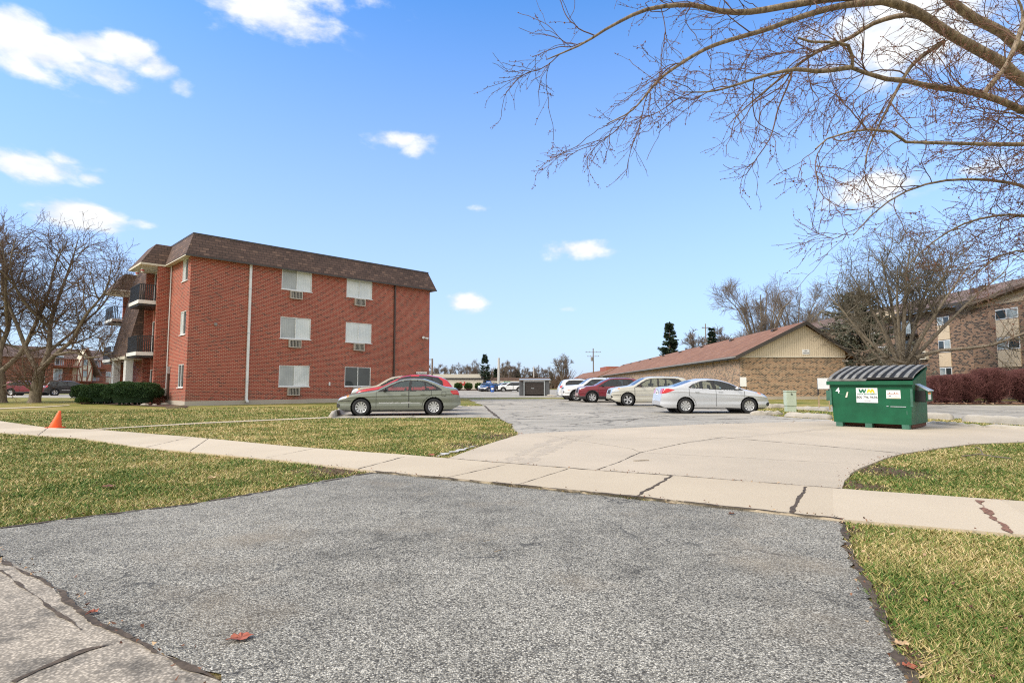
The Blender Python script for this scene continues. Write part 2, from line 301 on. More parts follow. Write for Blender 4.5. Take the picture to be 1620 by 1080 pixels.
def copy_tree(o,parent=None):
    c=o.copy(); COL.objects.link(c); c.parent=parent
    for ch in [x for x in bpy.data.objects if x.parent is o]: copy_tree(ch,c)
    return c
# ---------------------------------------------------------------- plain geometry helpers
def inpoly(x,y,poly):
    x=np.asarray(x); y=np.asarray(y); r=np.zeros(x.shape,bool); n=len(poly)
    for i in range(n):
        x0,y0=poly[i]; x1,y1=poly[(i+1)%n]
        if y0==y1: continue
        c=((y0>y)!=(y1>y))&(x<(x1-x0)*(y-y0)/(y1-y0)+x0); r^=c
    return r
def polydist(x,y,pts,closed=True):
    d=np.full(np.shape(x),1e9)
    n=len(pts)
    for i in range(n if closed else n-1):
        x0,y0=pts[i]; x1,y1=pts[(i+1)%n]; dx,dy=x1-x0,y1-y0; L=dx*dx+dy*dy+1e-12
        t=np.clip(((x-x0)*dx+(y-y0)*dy)/L,0,1); d=np.minimum(d,np.hypot(x-x0-t*dx,y-y0-t*dy))
    return d
def roughen(pts,amp=.02,step=.25,maxr=40):
    out=[]; n=len(pts)
    for i in range(n):
        a=np.array(pts[i]); b=np.array(pts[(i+1)%n]); L=np.hypot(*(b-a)); r=max(1,np.hypot(*((a+b)/2)))
        k=int(min(200,max(1,L/(step*max(1,r/8))))); 
        for j in range(k):
            p=a+(b-a)*j/k; 
            if j and r<maxr: p=p+rng.normal(0,amp*min(3,max(.6,r/8)),2)
            out.append((float(p[0]),float(p[1])))
    return out
def sheet(name,pts,z,mat,amp=.0,thick=0,step=.25):
    if amp: pts=roughen(pts,amp,step)
    bm=bmesh.new(); vs=[bm.verts.new((x,y,z)) for x,y in pts]; f=bm.faces.new(vs); f.normal_update()
    if f.normal.z<0: f.normal_flip()
    if thick:
        e=bmesh.ops.extrude_face_region(bm,geom=[f]); 
        bmesh.ops.translate(bm,vec=(0,0,-thick),verts=[v for v in vs]); bmesh.ops.recalc_face_normals(bm,faces=bm.faces)
    bmesh.ops.triangulate(bm,faces=bm.faces[:]); me=bpy.data.meshes.new(name); bm.to_mesh(me); bm.free()
    me.materials.append(M(mat)); o=bpy.data.objects.new(name,me); COL.objects.link(o); return tag(o,kind='structure')
# ================================================================ GROUND
drive=GL([(590,747),(430,776),(300,798),(150,816),(0,836),(-75,846)])+GL([(-60,856),(0,885),(75,925),(150,985),(250,1036),(350,1082)])+[(-.55,1.6),(.9,-4),(4,-4)]+GL([(1540,1250),(1440,1080),(1412,1020),(1385,960),(1360,910),(1345,880),(1336,850),(1333,824)])
walk=GL([(2100,900),(1612,850.5),(1333,826.4),(1252.6,816.8),(1007,789),(800,768),(592.6,748),(471,733),(230,710),(126,694.6),(0,686),(-400,662),(-400,652),(0,667),(76,678),(153,681),(302,692.7),(459,708),(620,720),(705.6,727),(944,746.7),(1100,757.8),(1331,776.6),(1620,797),(2100,832)])
apron=GL([(705.6,728),(760,708),(823,688),(900,683.5),(1000,677.5),(1130,671.5),(1250,668.5),(1320,666.5),(1470,668),(1620,680),(1900,697),(1900,701),(1620,700.5),(1536,704),(1482,711),(1425,720),(1400,727),(1383,734),(1360,743),(1346,751),(1336,763),(1331,777.5),(1100,758.5),(944,747.5)])
lotp=GL([(823,689),(812,675),(800,667),(790,662),(760,660.5),(640,661),(518,661.5),(548,644),(610,637),(700,635.5),(733,642.5),(767,642),(748,635),(741,631.5),(880,631)])+[(14.5,47),(13.2,36),(12.2,30)]+GL([(1195,655),(1245,660),(1313,664),(1322,667)])+GL([(1320,668),(1130,673),(1000,679),(900,685)])
lot2=GL([(560,629.3),(742,629.3),(900,628.6),(930,616),(560,616)])
rlot=GL([(1250,645),(1300,643),(1470,640.5),(1620,641),(2100,645),(2100,690),(1620,668),(1530,663),(1470,660.5),(1400,656),(1310,651)])
street=GL([(-75,846),(-60,856),(0,885),(75,925),(150,985),(250,1036),(350,1082)])+[(-.55,1.6),(.6,-3),(-9,-3),(-16,4),(-30,12)]+GL([(-800,770),(-400,800)])
lstreet=[(-110,62),(-24,52),(-24,72),(-110,78)]
path1=GL([(130,681.5),(325,670.2),(524,661.2),(524,659.8),(325,668.6),(150,679.0)])
path2=GL([(-200,655),(70,644.3),(110,641.5),(110,640.7),(70,643),(-200,652.5)])
mulchL=GL([(120,637.5),(300,645.5),(292,641),(245,637),(180,634.5)])
mulchR=[(24,34.6),(26.2,35.2),(60,33),(60,42),(24,43)]
sheet('driveway',drive,.008,'asphalt_chip',.03,0,.07)
sheet('sidewalk',walk,.03,'walk_concrete',.006,.06)
sheet('apron',apron,.026,'apron_concrete',.006,.05)
sheet('parking_lot',lotp,.010,'asphalt_lot',.03)
sheet('far_parking_lot',lot2,.012,'asphalt_lot'); sheet('side_parking_lot',rlot,.010,'asphalt_lot',.03)
sheet('street_gutter',street,.014,'street_concrete',.015,0,.12); sheet('far_street',lstreet,.01,'asphalt_lot')
sheet('footpath',path1,.02,'walk_concrete',.01); sheet('entry_path',path2,.02,'walk_concrete',.01)
sheet('mulch_bed',mulchL,.022,'mulch',.05); sheet('hedge_bed',mulchR,.03,'mulch',.05)
paved=[drive,walk,apron,lotp,lot2,rlot,street,lstreet,path1,path2,mulchL,mulchR]
# lawn: one sheet out to the horizon, finer near the pavement edges
rs=np.concatenate([[.4],np.geomspace(1.6,45,150),np.geomspace(50,1500,22)]); th=np.linspace(-PI,PI,361)
RR,TT=np.meshgrid(rs,th[:-1],indexing='ij'); X=(RR*np.sin(TT)); Y=(RR*np.cos(TT)); nr,nt=X.shape
def dirtmask(x,y):
    d=np.zeros(x.shape)
    for pl,w in ((drive,.2),(walk,.1),(apron,.12),(lotp,.3),(path1,.12)):
        dd=polydist(x,y,pl); d=np.maximum(d,np.clip(1-dd/w,0,1)*.75)
    for (px,py,w,s) in ((1400,745,.75,.95),(1360,768,.5,.9),(545,742,.8,.95),(480,745,.5,.7),(790,690,1.3,.8),(740,705,.9,.8),(1350,840,.22,.8),(1390,935,.3,.75),(1430,1040,.28,.8),(380,690,1.2,.5),(640,690,1.6,.55),(420,688,1.1,.45),(280,640,3,.4),(1215,652,1.5,.6),(990,700,.1,.1)):
        gx,gy=G(px,py); d=np.maximum(d,s*np.exp(-((x-gx)**2+((y-gy)*.8)**2)/w**2))
    return d
V=np.stack([X.ravel(),Y.ravel(),np.zeros(X.size)],1); i,j=np.meshgrid(np.arange(nr-1),np.arange(nt),indexing='ij'); j2=(j+1)%nt
F=np.stack([i*nt+j,i*nt+j2,(i+1)*nt+j2,(i+1)*nt+j],-1).reshape(-1,4)[:,::-1]
V=np.vstack([V,[[0,0,0]]]); c=len(V)-1
F3=np.stack([np.full(nt,c),np.arange(nt),(np.arange(nt)+1)%nt],1)[:,::-1]
o=rawmesh('ground',V,[F,F3],'lawn',uv=False,attrs={'dirt':dirtmask(V[:,0],V[:,1])}); tag(o,kind='structure')
if o.data.polygons[0].normal.z<0: o.data.flip_normals()
# grass blades
N=1150000; r=np.exp(rng.uniform(np.log(2.0),np.log(34),N)); a=rng.uniform(-R(46),R(46),N); x=r*np.sin(a); y=r*np.cos(a)
ok=(y>1.9)
for pl in paved: ok&=~inpoly(x,y,pl)
x,y,r=x[ok],y[ok],r[ok]; dm=dirtmask(x,y); keep=rng.uniform(0,1,len(x))>np.clip(dm*1.25-.18,0,.9); x,y,r=x[keep],y[keep],r[keep]; n=len(x)
w=.0016+.00075*r*rng.uniform(.6,1.3,n); h=rng.uniform(.01,.034,n)*(1+.012*r); ph=rng.uniform(0,2*PI,n); lean=rng.uniform(.5,1.9,n)*h; lp=rng.uniform(0,2*PI,n)
p0=np.stack([x+np.cos(ph)*w,y+np.sin(ph)*w,np.zeros(n)],1); p1=np.stack([x-np.cos(ph)*w,y-np.sin(ph)*w,np.zeros(n)],1)
p2=np.stack([x+np.cos(lp)*lean,y+np.sin(lp)*lean,h],1); V=np.stack([p0,p1,p2],1).reshape(-1,3)
tint=np.repeat(rng.uniform(0,1,n),3)
tag(rawmesh('grass',V,np.arange(3*n).reshape(-1,3),'lawn_blade',uv=False,attrs={'tint':tint}),'short winter grass, half green and half straw, over the lawns','grass',None,'stuff')
# joints and cracks
def strip(name,pts,w,z,mat,jit=.35,step=.03,kind='structure'):
    q=[]
    for a,b in zip(pts[:-1],pts[1:]):
        a=np.array(a);b=np.array(b);k=int(max(2,min(260,np.hypot(*(b-a))/step)))
        q+= [a+(b-a)*i/k for i in range(k)]
    q.append(np.array(pts[-1])); q=np.array(q); t=np.gradient(q,axis=0); t/=np.linalg.norm(t,axis=1)[:,None]; nrm=np.stack([-t[:,1],t[:,0]],1)
    nz_=rng.normal(0,1,(len(q)+4,1)); nz_=(nz_[:-4]+nz_[1:-3]+nz_[2:-2]+nz_[3:-1]+nz_[4:])/2.2; q=q+nrm*nz_*min(.014,w*.22); wj=rng.normal(0,1,(len(q)+4,1)); wj=(wj[:-4]+wj[1:-3]+wj[2:-2]+wj[3:-1]+wj[4:])/2.2; ww=w*np.clip(1+jit*.8*wj,.12,2)/2
    L=q+nrm*ww; Rr=q-nrm*ww; V=np.zeros((2*len(q),3)); V[0::2,:2]=L; V[1::2,:2]=Rr; V[:,2]=z; k=np.arange(len(q)-1)*2
    o=rawmesh(name,V,np.stack([k,k+1,k+3,k+2],1),mat,uv=False); 
    if o.data.polygons[0].normal.z<0: o.data.flip_normals()
    return tag(o,kind=kind)
J=lambda pts,w,mat='joint_dirt',z=.034,jit=.45: strip('pavement_joint',GL(pts),w*.75,z,mat,jit)
J([(592,748.5),(800,768.5),(1007,789.5),(1252.6,817),(1333,826.8)],.045); J([(705.6,727.3),(944,747),(1100,758),(1331,776.8)],.03)
J([(1252.6,816.5),(1274.8,774)],.035); J([(1007.7,789),(1063,756.2)],.045); J([(707,759),(799,738)],.012); J([(820,770),(898,745)],.01)
J([(1600,850),(1575,828),(1555,806),(1545,796)],.05,'rust_debris',.036,.95); J([(566,745),(640,725)],.02); J([(300,716),(330,695)],.015); J([(230,710),(302,693)],.015);J([(420,727),(500,711)],.012)
J([(944,746),(980,733),(1013,718),(1080,703),(1143,693.5)],.02,z=.03); J([(1143,693.5),(1230,701),(1330,710),(1425,719)],.03,z=.03); J([(860,690),(1000,712),(1013,718)],.008,z=.03);J([(1013,718),(1200,728),(1360,737)],.01,z=.03);J([(1000,695),(1150,693)],.008,z=.03)
J([(76,678),(60,690)],.02);J([(1480,711),(1560,704)],.01,z=.03)
for pts in (GL([(1333,826),(1338,850),(1347,880),(1362,910),(1387,960),(1414,1020),(1442,1080),(1500,1180)]),GL([(590,748.5),(430,777),(300,799),(150,817),(0,837)])): strip('soil_edge',pts,.032,.0135,'joint_dirt',.9,.02)
# tar seams in the lot
for pts,w in (([(767,642),(775,650),(790,662)],.09),([(830,660),(900,655),(985,650)],.05),([(900,672),(1000,663),(1100,660)],.05),([(1130,664),(1190,662),(1290,664)],.09),([(1180,659),(1240,660.5),(1300,662)],.08),([(990,668),(1010,662),(1060,658)],.04),([(840,645),(870,641),(930,643)],.06)):
    strip('tar_seam',GL(pts),w,.015,'joint_dirt',.7)
strip('residue_patch',GL([(692,724),(715,717),(735,712),(750,708)]),.09,.031,'residue',.9,.03)
for q in ([(800,735),(835,715),(870,700),(905,690)],[(825,738),(862,716),(895,702),(930,690)],[(1100,700),(1250,685),(1320,678)]): strip('tyre_mark',GL(q),.17,.0272,'tyre_mark',.7,.04)
strip('gutter_crack',GL([(20,1085),(75,1060),(130,1035),(190,1020),(220,1012)]),.022,.018,'joint_dirt',.8); strip('gutter_crack',GL([(0,905),(45,940),(130,1000)]),.012,.018,'joint_dirt',.8)
strip('gutter_seam',GL([(-60,858),(0,887),(75,927),(150,987),(250,1038),(350,1084)]),.022,.018,'joint_dirt',.95)
# curb stones beside the apron
def stone_bar(name,p0,p1,w,h,label,cat,mat='stop_concrete',top=.7,group=None,segs=14,wob=.014):
    p0=np.array(p0);p1=np.array(p1);d=p1-p0;L=np.hypot(*d);t=d/L
    V=[];K=segs
    for i in range(K+1):
        s=i/K; e=min(s,1-s)*L; hh=h*min(1,.62+e*3.2)
        for (c,z) in ((-.5,0),(-.5*top-.06,hh*.7),(-.5*top+.08,hh),(.5*top-.08,hh),(.5*top+.06,hh*.7),(.5,0)):
            V.append((s*L-L/2+rng.normal(0,wob*.5)*(0<i<K), c*w+rng.normal(0,wob),max(0,z+rng.normal(0,wob)*(z>0))))
    F=[]
    for i in range(K):
        for k in range(5): F.append((i*6+k,i*6+k+1,i*6+7+k,i*6+6+k))
    F4=np.array(F); caps=np.array([[5,4,3,2,1,0],[K*6+q for q in range(6)]])
    o=rawmesh(name,np.array(V),[F4,caps],mat); o.location=(*(p0+d/2),.012); o.rotation_euler=(0,0,math.atan2(t[1],t[0])); return tag(o,label,cat,group)
g='concrete parking stops'
stone_bar('parking_stop',G(524,660.5),G(549,648.5),.22,.2,'grey concrete parking stop at the nose of the sage green sedan','parking stop',group=g)
stone_bar('parking_stop',G(1188,656.5),G(1237,656.5),.2,.15,'weathered concrete parking stop just under the silver sedan nose','parking stop',group=g)
stone_bar('parking_stop',G(1244,659),G(1314,663.5),.22,.17,'pale concrete parking stop in front of the green utility cabinet','parking stop',group=g)
stone_bar('parking_stop',G(1208,645.5),G(1244,645.5),.22,.2,'concrete parking stop on grass left of the utility cabinet','parking stop',group=g)
stone_bar('parking_stop',G(1258,647.5),G(1308,650.5),.2,.16,'low worn parking stop by the foot of the blank sign','parking stop',group=g)
stone_bar('parking_stop',G(1440,661),G(1507,664.5),.24,.22,'worn grey parking stop emerging from behind the green dumpster','parking stop',group=g)
stone_bar('parking_stop',G(1526,667),G(1640,674),.26,.24,'longest worn parking stop at the right edge of the side lot','parking stop',group=g)
stone_bar('curb_stone',G(1470,671),G(1552,677),.2,.09,'low broken concrete curb between dumpster and gap in dry grass','curb',group='broken curb stones')
stone_bar('curb_stone',G(1562,677),G(1760,689),.2,.1,'low broken concrete curb running off at the right edge','curb',group='broken curb stones')
# fallen leaves
def leaf(px,py,s,rz,mat,label):
    pts=[]
    for k in range(22):
        t=2*PI*k/22; rr=s*(.55+.38*abs(math.cos(2.5*t))**.7)*(1+.12*random.random()); pts.append((rr*math.cos(t),rr*math.sin(t)*.8,.006+.012*random.random()))
    m=MB(); c=(0,0,.004)
    for k in range(22): m.poly([c,pts[k],pts[(k+1)%22]])
    m.hexa([(-s*1.2,-.002,.004),(-s*.3,-.002,.006),(-s*.3,.002,.006),(-s*1.2,.002,.004),(-s*1.2,-.002,.007),(-s*.3,-.002,.009),(-s*.3,.002,.009),(-s*1.2,.002,.007)])
    o=m.build('fallen_leaf',mat); gx,gy=G(px,py); o.location=(gx,gy,.012 if py>800 else .034); o.rotation_euler=(0,0,rz); tag(o,label,'leaf','scattered fallen leaves')
leaf(382,1013,.055,.4,'leaf_red','pinkish brown maple leaf on the dark chip asphalt'); leaf(147,973,.03,1,'leaf_red','small orange leaf at the edge of the concrete gutter'); leaf(172,774,.09,2,'leaf_brown','dark red brown leaf on the left lawn')
leaf(1425,1024,.04,.2,'leaf_tan','pale tan leaf beside the asphalt edge on the right grass'); leaf(1440,1061,.03,2.2,'leaf_red','small red leaf on bare soil in the bottom right corner'); leaf(335,760,.06,1.2,'leaf_tan','tan leaf near the driveway edge of the left lawn')
leaf(1157,815,.035,.5,'leaf_brown','tiny brown leaf lying just below the sidewalk seam')
leaf(682,723,.1,1.5,'leaf_red','red leaf beside the white residue at the apron corner')
def litter(n,region,label,name='leaf_litter',size=(.012,.03),z=.03):
    xs=[];ys=[]
    while len(xs)<n:
        x,y=region(); 
        xs.append(x);ys.append(y)
    x=np.array(xs);y=np.array(ys); s=rng.uniform(*size,n)*(1+.04*y); a=rng.uniform(0,2*PI,n); tz=rng.uniform(-.5,.5,(n,2))
    V=np.zeros((n,4,3))
    for k,(u,v) in enumerate(((1,0),(0,.6),(-1,0),(0,-.6))):
        V[:,k,0]=x+s*(u*np.cos(a)-v*np.sin(a)); V[:,k,1]=y+s*(u*np.sin(a)+v*np.cos(a)); V[:,k,2]=z+rng.uniform(0,.02,n)+s*np.abs(u)*.3
    tag(rawmesh(name,V.reshape(-1,3),np.arange(4*n).reshape(-1,4),'litter_leaf',uv=False,attrs={'tint':np.repeat(rng.uniform(0,1,n),4)}),label,'leaf litter',None,'stuff')
def onlawn():
    while True:
        r=math.exp(random.uniform(math.log(2.3),math.log(30))); a=random.uniform(-.8,.8); x,y=r*math.sin(a),r*math.cos(a)
        if not any(inpoly(np.array([x]),np.array([y]),pl)[0] for pl in paved[:9]): return x,y
litter(420,onlawn,'dry brown leaf fragments scattered over the lawns',size=(.006,.016),z=.02)
litter(900,lambda:(random.uniform(25,52),random.uniform(34.6,39)),'brown leaf litter on the mulch below the plum hedge',size=(.03,.07),z=.05)
def nearedge():
    pl=random.choice([walk,apron,drive,lotp]); i=random.randrange(len(pl)); a=pl[i];b=pl[(i+1)%len(pl)]; t=random.random(); 
    return a[0]+(b[0]-a[0])*t+random.gauss(0,.05),a[1]+(b[1]-a[1])*t+random.gauss(0,.05)
litter(900,nearedge,'crumbs of dead leaf and grit along the pavement edges',size=(.006,.014),z=.034)
# twigs lying about
def stick(pts,r,label):
    m=MB()
    q=[(*G(*p),.045 if i%2 else .03) for i,p in enumerate(pts)]
    for a,b in zip(q[:-1],q[1:]): m.tube(a,b,r,r*.8,5)
    tag(m.build('fallen_twig','bark_grey'),label,'twig','fallen twigs')
stick([(1522,724),(1550,722),(1575,725),(1600,729)],.012,'dark fallen branch lying on the right lawn')
stick([(1556,722),(1550,713),(1543,709)],.008,'short side twig standing off the fallen branch')
stick([(1002,731.5),(1027,732)],.008,'thin twig lying on the pale apron')
stick([(782,879),(793,879.5)],.004,'short dark twig on the middle of the driveway'); stick([(765,862),(776,863),(786,858)],.002,'curved hair thin twig on the driveway')
# ================================================================ BUILDINGS
def wall(m,w0,w1,z0,z1,ops,fn,dep=.1,sgn=1):
    """wall rectangle in (w,z) with openings (w0,w1,z0,z1); fn(w,depth,z)->xyz, depth>0 inwards"""
    xs=sorted({w0,w1,*[o[0] for o in ops],*[o[1] for o in ops]}); zs=sorted({z0,z1,*[o[2] for o in ops],*[o[3] for o in ops]})
    for a,b in zip(xs[:-1],xs[1:]):
        for c,d in zip(zs[:-1],zs[1:]):
            mx,mz=(a+b)/2,(c+d)/2
            if any(o[0]<mx<o[1] and o[2]<mz<o[3] for o in ops): continue
            q=[fn(a,0,c),fn(b,0,c),fn(b,0,d),fn(a,0,d)]; m.poly(q if sgn>0 else q[::-1])
    for a,b,c,d in ops:
        for e in (((a,c),(b,c)),((b,c),(b,d)),((b,d),(a,d)),((a,d),(a,c))):
            (p,q),(s,t)=e; qd=[fn(p,0,q),fn(s,0,t),fn(s,dep,t),fn(p,dep,q)]; m.poly(qd[::-1] if sgn>0 else qd)
def fbox(m,fn,a,b,d0,d1,c,d):
    m.hexa([fn(a,d0,c),fn(b,d0,c),fn(b,d1,c),fn(a,d1,c),fn(a,d0,d),fn(b,d0,d),fn(b,d1,d),fn(a,d1,d)])
def window(par,fn,a,b,c,d,panes,frame='white_metal',sill='white_metal',dep=.06,t=.045,slider=True):
    m=MB(); fbox(m,fn,a+.002,b-.002,dep-.05,dep+.02,c+.002,c+t); fbox(m,fn,a+.002,b-.002,dep-.05,dep+.02,d-t,d-.002)
    fbox(m,fn,a+.002,a+t,dep-.05,dep+.02,c+t,d-t); fbox(m,fn,b-t,b-.002,dep-.05,dep+.02,c+t,d-t); n=len(panes)
    for k in range(1,n): x=a+(b-a)*k/n; fbox(m,fn,x-t*.55,x+t*.55,dep-.055,dep+.02,c+t,d-t)
    w=m.build('window',frame,par)
    for k,pm in enumerate(panes):
        x0=a+(b-a)*k/n+(t if k==0 else t*.55); x1=a+(b-a)*(k+1)/n-(t if k==n-1 else t*.55)
        q=MB(); fbox(q,fn,x0,x1,dep-.012,dep+.01,c+t,d-t); q.build('pane',pm,w)
    if sill: q=MB(); fbox(q,fn,a-.05,b+.05,-.06,dep-.052,c-.05,c-.002); q.build('sill',sill,w)
    return w
# ---- the red brick apartment block
Y0=33.0; a0,_=ray(302-8.2,609); P0=(a0*Y0,Y0); vdir=np.array([.7096,.7046]); udir=np.array([-.7046,.7096]); RZ=math.atan2(.7046,.7096)
def tv(px):
    r,_=ray(px,609); return (r*P0[1]-P0[0])/(vdir[0]-r*vdir[1])
def tu(px,out=0):
    r,_=ray(px,609); X,Yy=P0[0]-vdir[0]*out,P0[1]-vdir[1]*out; return (r*Yy-X)/(udir[0]-r*udir[1])
def zat(py,Y,px=600): return CH+ray(px,py)[1]*Y
def Yv(v): return P0[1]+vdir[1]*v
B=empty('apartment_building',(P0[0],P0[1],0),RZ,'three storey red brick apartment block with shingled mansard roof and balconies','building')
L=tv(678.5); H=zat(403,33); U=21.6; U1=12.3; print('red bldg L,H',L,H)
front=lambda w,d,z:(w,d,z)          # long wall, outward -y
side=lambda w,d,z:(d,w,z)           # entrance facade, outward -x
storey=[]; 
cA=(tv(440.6),tv(489)); cB=(tv(545),tv(586)); YA=Yv(sum(cA)/2)
zb=[zat(y,YA) for y in (611,536,459.5)]; zt=[zat(y,YA) for y in (578,502.5,428)]
print('windows',cA,cB,zb,zt)
ops=[(c[0],c[1],zb[i],zt[i]) for c in (cA,cB) for i in range(3)]
m=MB(); wall(m,0,L,.28,H,ops,front); so=(tu(289.5),tu(281)); print('side win',so)
sops=[(so[0],so[1],zb[i]-.05,zt[i]-.05) for i in range(3)]
FIN=tu(263); print('fin',FIN)
wall(m,0,FIN,.28,H,sops,side,sgn=-1)
m.poly([(L,0,0),(L,U,0),(L,U,H),(L,0,H)]); m.poly([(L,U,0),(1.3,U,0),(1.3,U,H),(L,U,H)])
wl=m.build('wall','red_brick',B)
m=MB(); m.box(-.03,L+.03,-.04,.2,-.05,.28); m.box(-.03,.2,.2,FIN,-.05,.28); m.build('foundation','foundation',B)
kinds={0:[('pane_screen','pane_blind'),('pane_blind','pane_blind'),('pane_blind','pane_blind')],1:[('pane_dark','pane_dark'),('pane_blind','pane_blind'),('pane_blind','pane_blind')]}
kinds[0]=[('pane_screen','pane_curtain'),('pane_screen','pane_blind'),('pane_screen','pane_blind')]
for k,c in enumerate((cA,cB)):
    for i in range(3):
        window(B,front,c[0],c[1],zb[i],zt[i],kinds[k][i])
        x0=c[0]+(.55 if k==0 else .62); q=MB(); x1=x0+.82; z1=zb[i]-.07; z0=z1-.52
        q.box(x0,x1,-.17,.0,z0,z0+.05); q.box(x0,x1,-.17,.0,z1-.05,z1); q.box(x0,x0+.05,-.17,.0,z0+.05,z1-.05); q.box(x1-.05,x1,-.17,.0,z0+.05,z1-.05)
        ac=q.build('air_conditioner','ac_shell',B); q=MB(); q.box(x0+.05,x1-.05,-.12,-.01,z0+.05,z1-.05); q.build('grille_back','grille_dark',ac)
        q=MB()
        for s in range(7): xx=x0+.09+s*.1; q.box(xx,xx+.028,-.15,-.12,z0+.05,z1-.05)
        q.box(x0+.48,x0+.5,-.16,-.151,z0+.05,z1-.05); q.build('grille','ac_shell',ac)
for i in range(3): window(B,side,sops[i][0],sops[i][1],sops[i][2],sops[i][3],('pane_dark','pane_curtain') if i else ('pane_dark','pane_dark'))
# mansard roof
zt_=zat(367.5,33.0,304); 
def mansard(m,pts,oo,ii,z0,z1,close=False):
    """pts: corner list (x,y,nx,ny) of the wall line; bottom pushed out by oo, top pulled in by ii"""
    for a,b in zip(pts[:-1],pts[1:]):
        m.poly([(a[0]+a[2]*oo,a[1]+a[3]*oo,z0),(b[0]+b[2]*oo,b[1]+b[3]*oo,z0),(b[0]-b[2]*ii,b[1]-b[3]*ii,z1),(a[0]-a[2]*ii,a[1]-a[3]*ii,z1)])
z0=H-.05; m=MB(); BU=FIN+.25; BO=1.75    # bay start, bay projection
W2=1.3; mansard(m,[(0,BU,-1,0),(0,0,-1,-1),(L,0,1,-1),(L,U,1,1),(W2,U,-1,1),(W2,U1,-1,0)],.38,.12,z0,zt_); mansard(m,[(W2,U1,0,1),(0,U1,-1,1),(0,BU,-1,0)],.38,.12,z0,zt_)
# projecting roof bays over the balconies
print('tu',[[round(tu(p,o),2) for p in (212,198.3,171,161,197,174)] for o in (1.5,1.95,2.5)]); B2=17.4; bays=[(BU,7.1,1.55),(B2,B2+3.2,.75)]; BUY=bays[0][0]
def bayroof(m,u0,u1,o):
    q=.3 if u0<9 else 1.6; m.poly([(q,u0-.3,z0),(-o-.15,u0-.3,z0),(-o+.75,u0+.25,zt_-.02),(q,u0+.25,zt_-.02)][::-1])
    m.poly([(-o-.15,u0-.3,z0),(-o-.15,u1+.3,z0),(-o+.75,u1-.25,zt_-.02),(-o+.75,u0+.25,zt_-.02)][::-1])
    m.poly([(-o-.15,u1+.3,z0),(q,u1+.3,z0),(q,u1-.25,zt_-.02),(-o+.75,u1-.25,zt_-.02)][::-1]); m.poly([(-o+.75,u0+.25,zt_-.02),(-o+.75,u1-.25,zt_-.02),(q,u1-.25,zt_-.02),(q,u0+.25,zt_-.02)])
for u0,u1,o_ in bays: bayroof(m,u0,u1,o_)
# entrance bay: shingled wall flaring out towards the entrance canopy
E0=7.35; E1=11.9; eo=1.65; print('E',E0,E1,bays); zl=zb[1]-1.15
for (zz0,zz1,o0,o1) in ((zl,zb[1]+2.2,eo,.95),(zb[1]+2.2,z0,.95,.5)):
    m.poly([(-o0,E0,zz0),(-o0,E1,zz0),(-o1,E1,zz1),(-o1,E0,zz1)][::-1]); m.poly([(-.0,E0,zz0),(-o0,E0,zz0),(-o1,E0,zz1),(0,E0,zz1)][::-1]); m.poly([(-.0,E1,zz0),(-o0,E1,zz0),(-o1,E1,zz1),(0,E1,zz1)])
rf=m.build('roof','mansard_shingle',B)
m=MB()
mansard(m,[(0,BU,-1,0),(0,0,-1,-1),(L,0,1,-1),(L,U,1,1)],.40,-.36,z0-.09,z0+.0); m.poly([(W2-.38,U1,z0-.02),(W2+.1,U1,z0-.02),(W2+.1,U,z0-.02),(W2-.38,U,z0-.02)])
m.poly([(-.38,-.38,z0-.02),(L+.38,-.38,z0-.02),(L+.38,0.02,z0-.02),(-.38,.02,z0-.02)]); m.poly([(-.38,-.38,z0-.025),(.02,-.38,z0-.025),(.02,BU,z0-.025),(-.38,BU,z0-.025)])
for u0,u1,o_ in bays: m.box(-o_-.15,1.3 if u0>9 else 0,u0-.3,u1+.3,z0-.12,z0-.004)
m.box(-eo-.02,-.05,E0+.03,E1-.03,zl-.2,zl-.004); m.build('soffit','soffit',B)
m=MB(); m.box(.1,L-.1,.08,.22,zt_-.06,zt_+.04); m.box(.08,.22,.1,U1,zt_-.06,zt_+.04); m.box(L-.25,L-.12,.1,U,zt_-.06,zt_+.04); m.build('roof_cap','dark_trim',rf)
m=MB(); m.poly([(.1,.1,zt_-.03),(L-.1,.1,zt_-.03),(L-.1,U,zt_-.03),(W2+.1,U,zt_-.03),(W2+.1,U1,zt_-.03),(.1,U1,zt_-.03)]); m.build('roof_deck','dark_wall',rf)
m=MB(); m.box(-.4,L+.4,-.42,-.36,z0-.1,z0-.01); m.build('gutter','dark_trim',B)
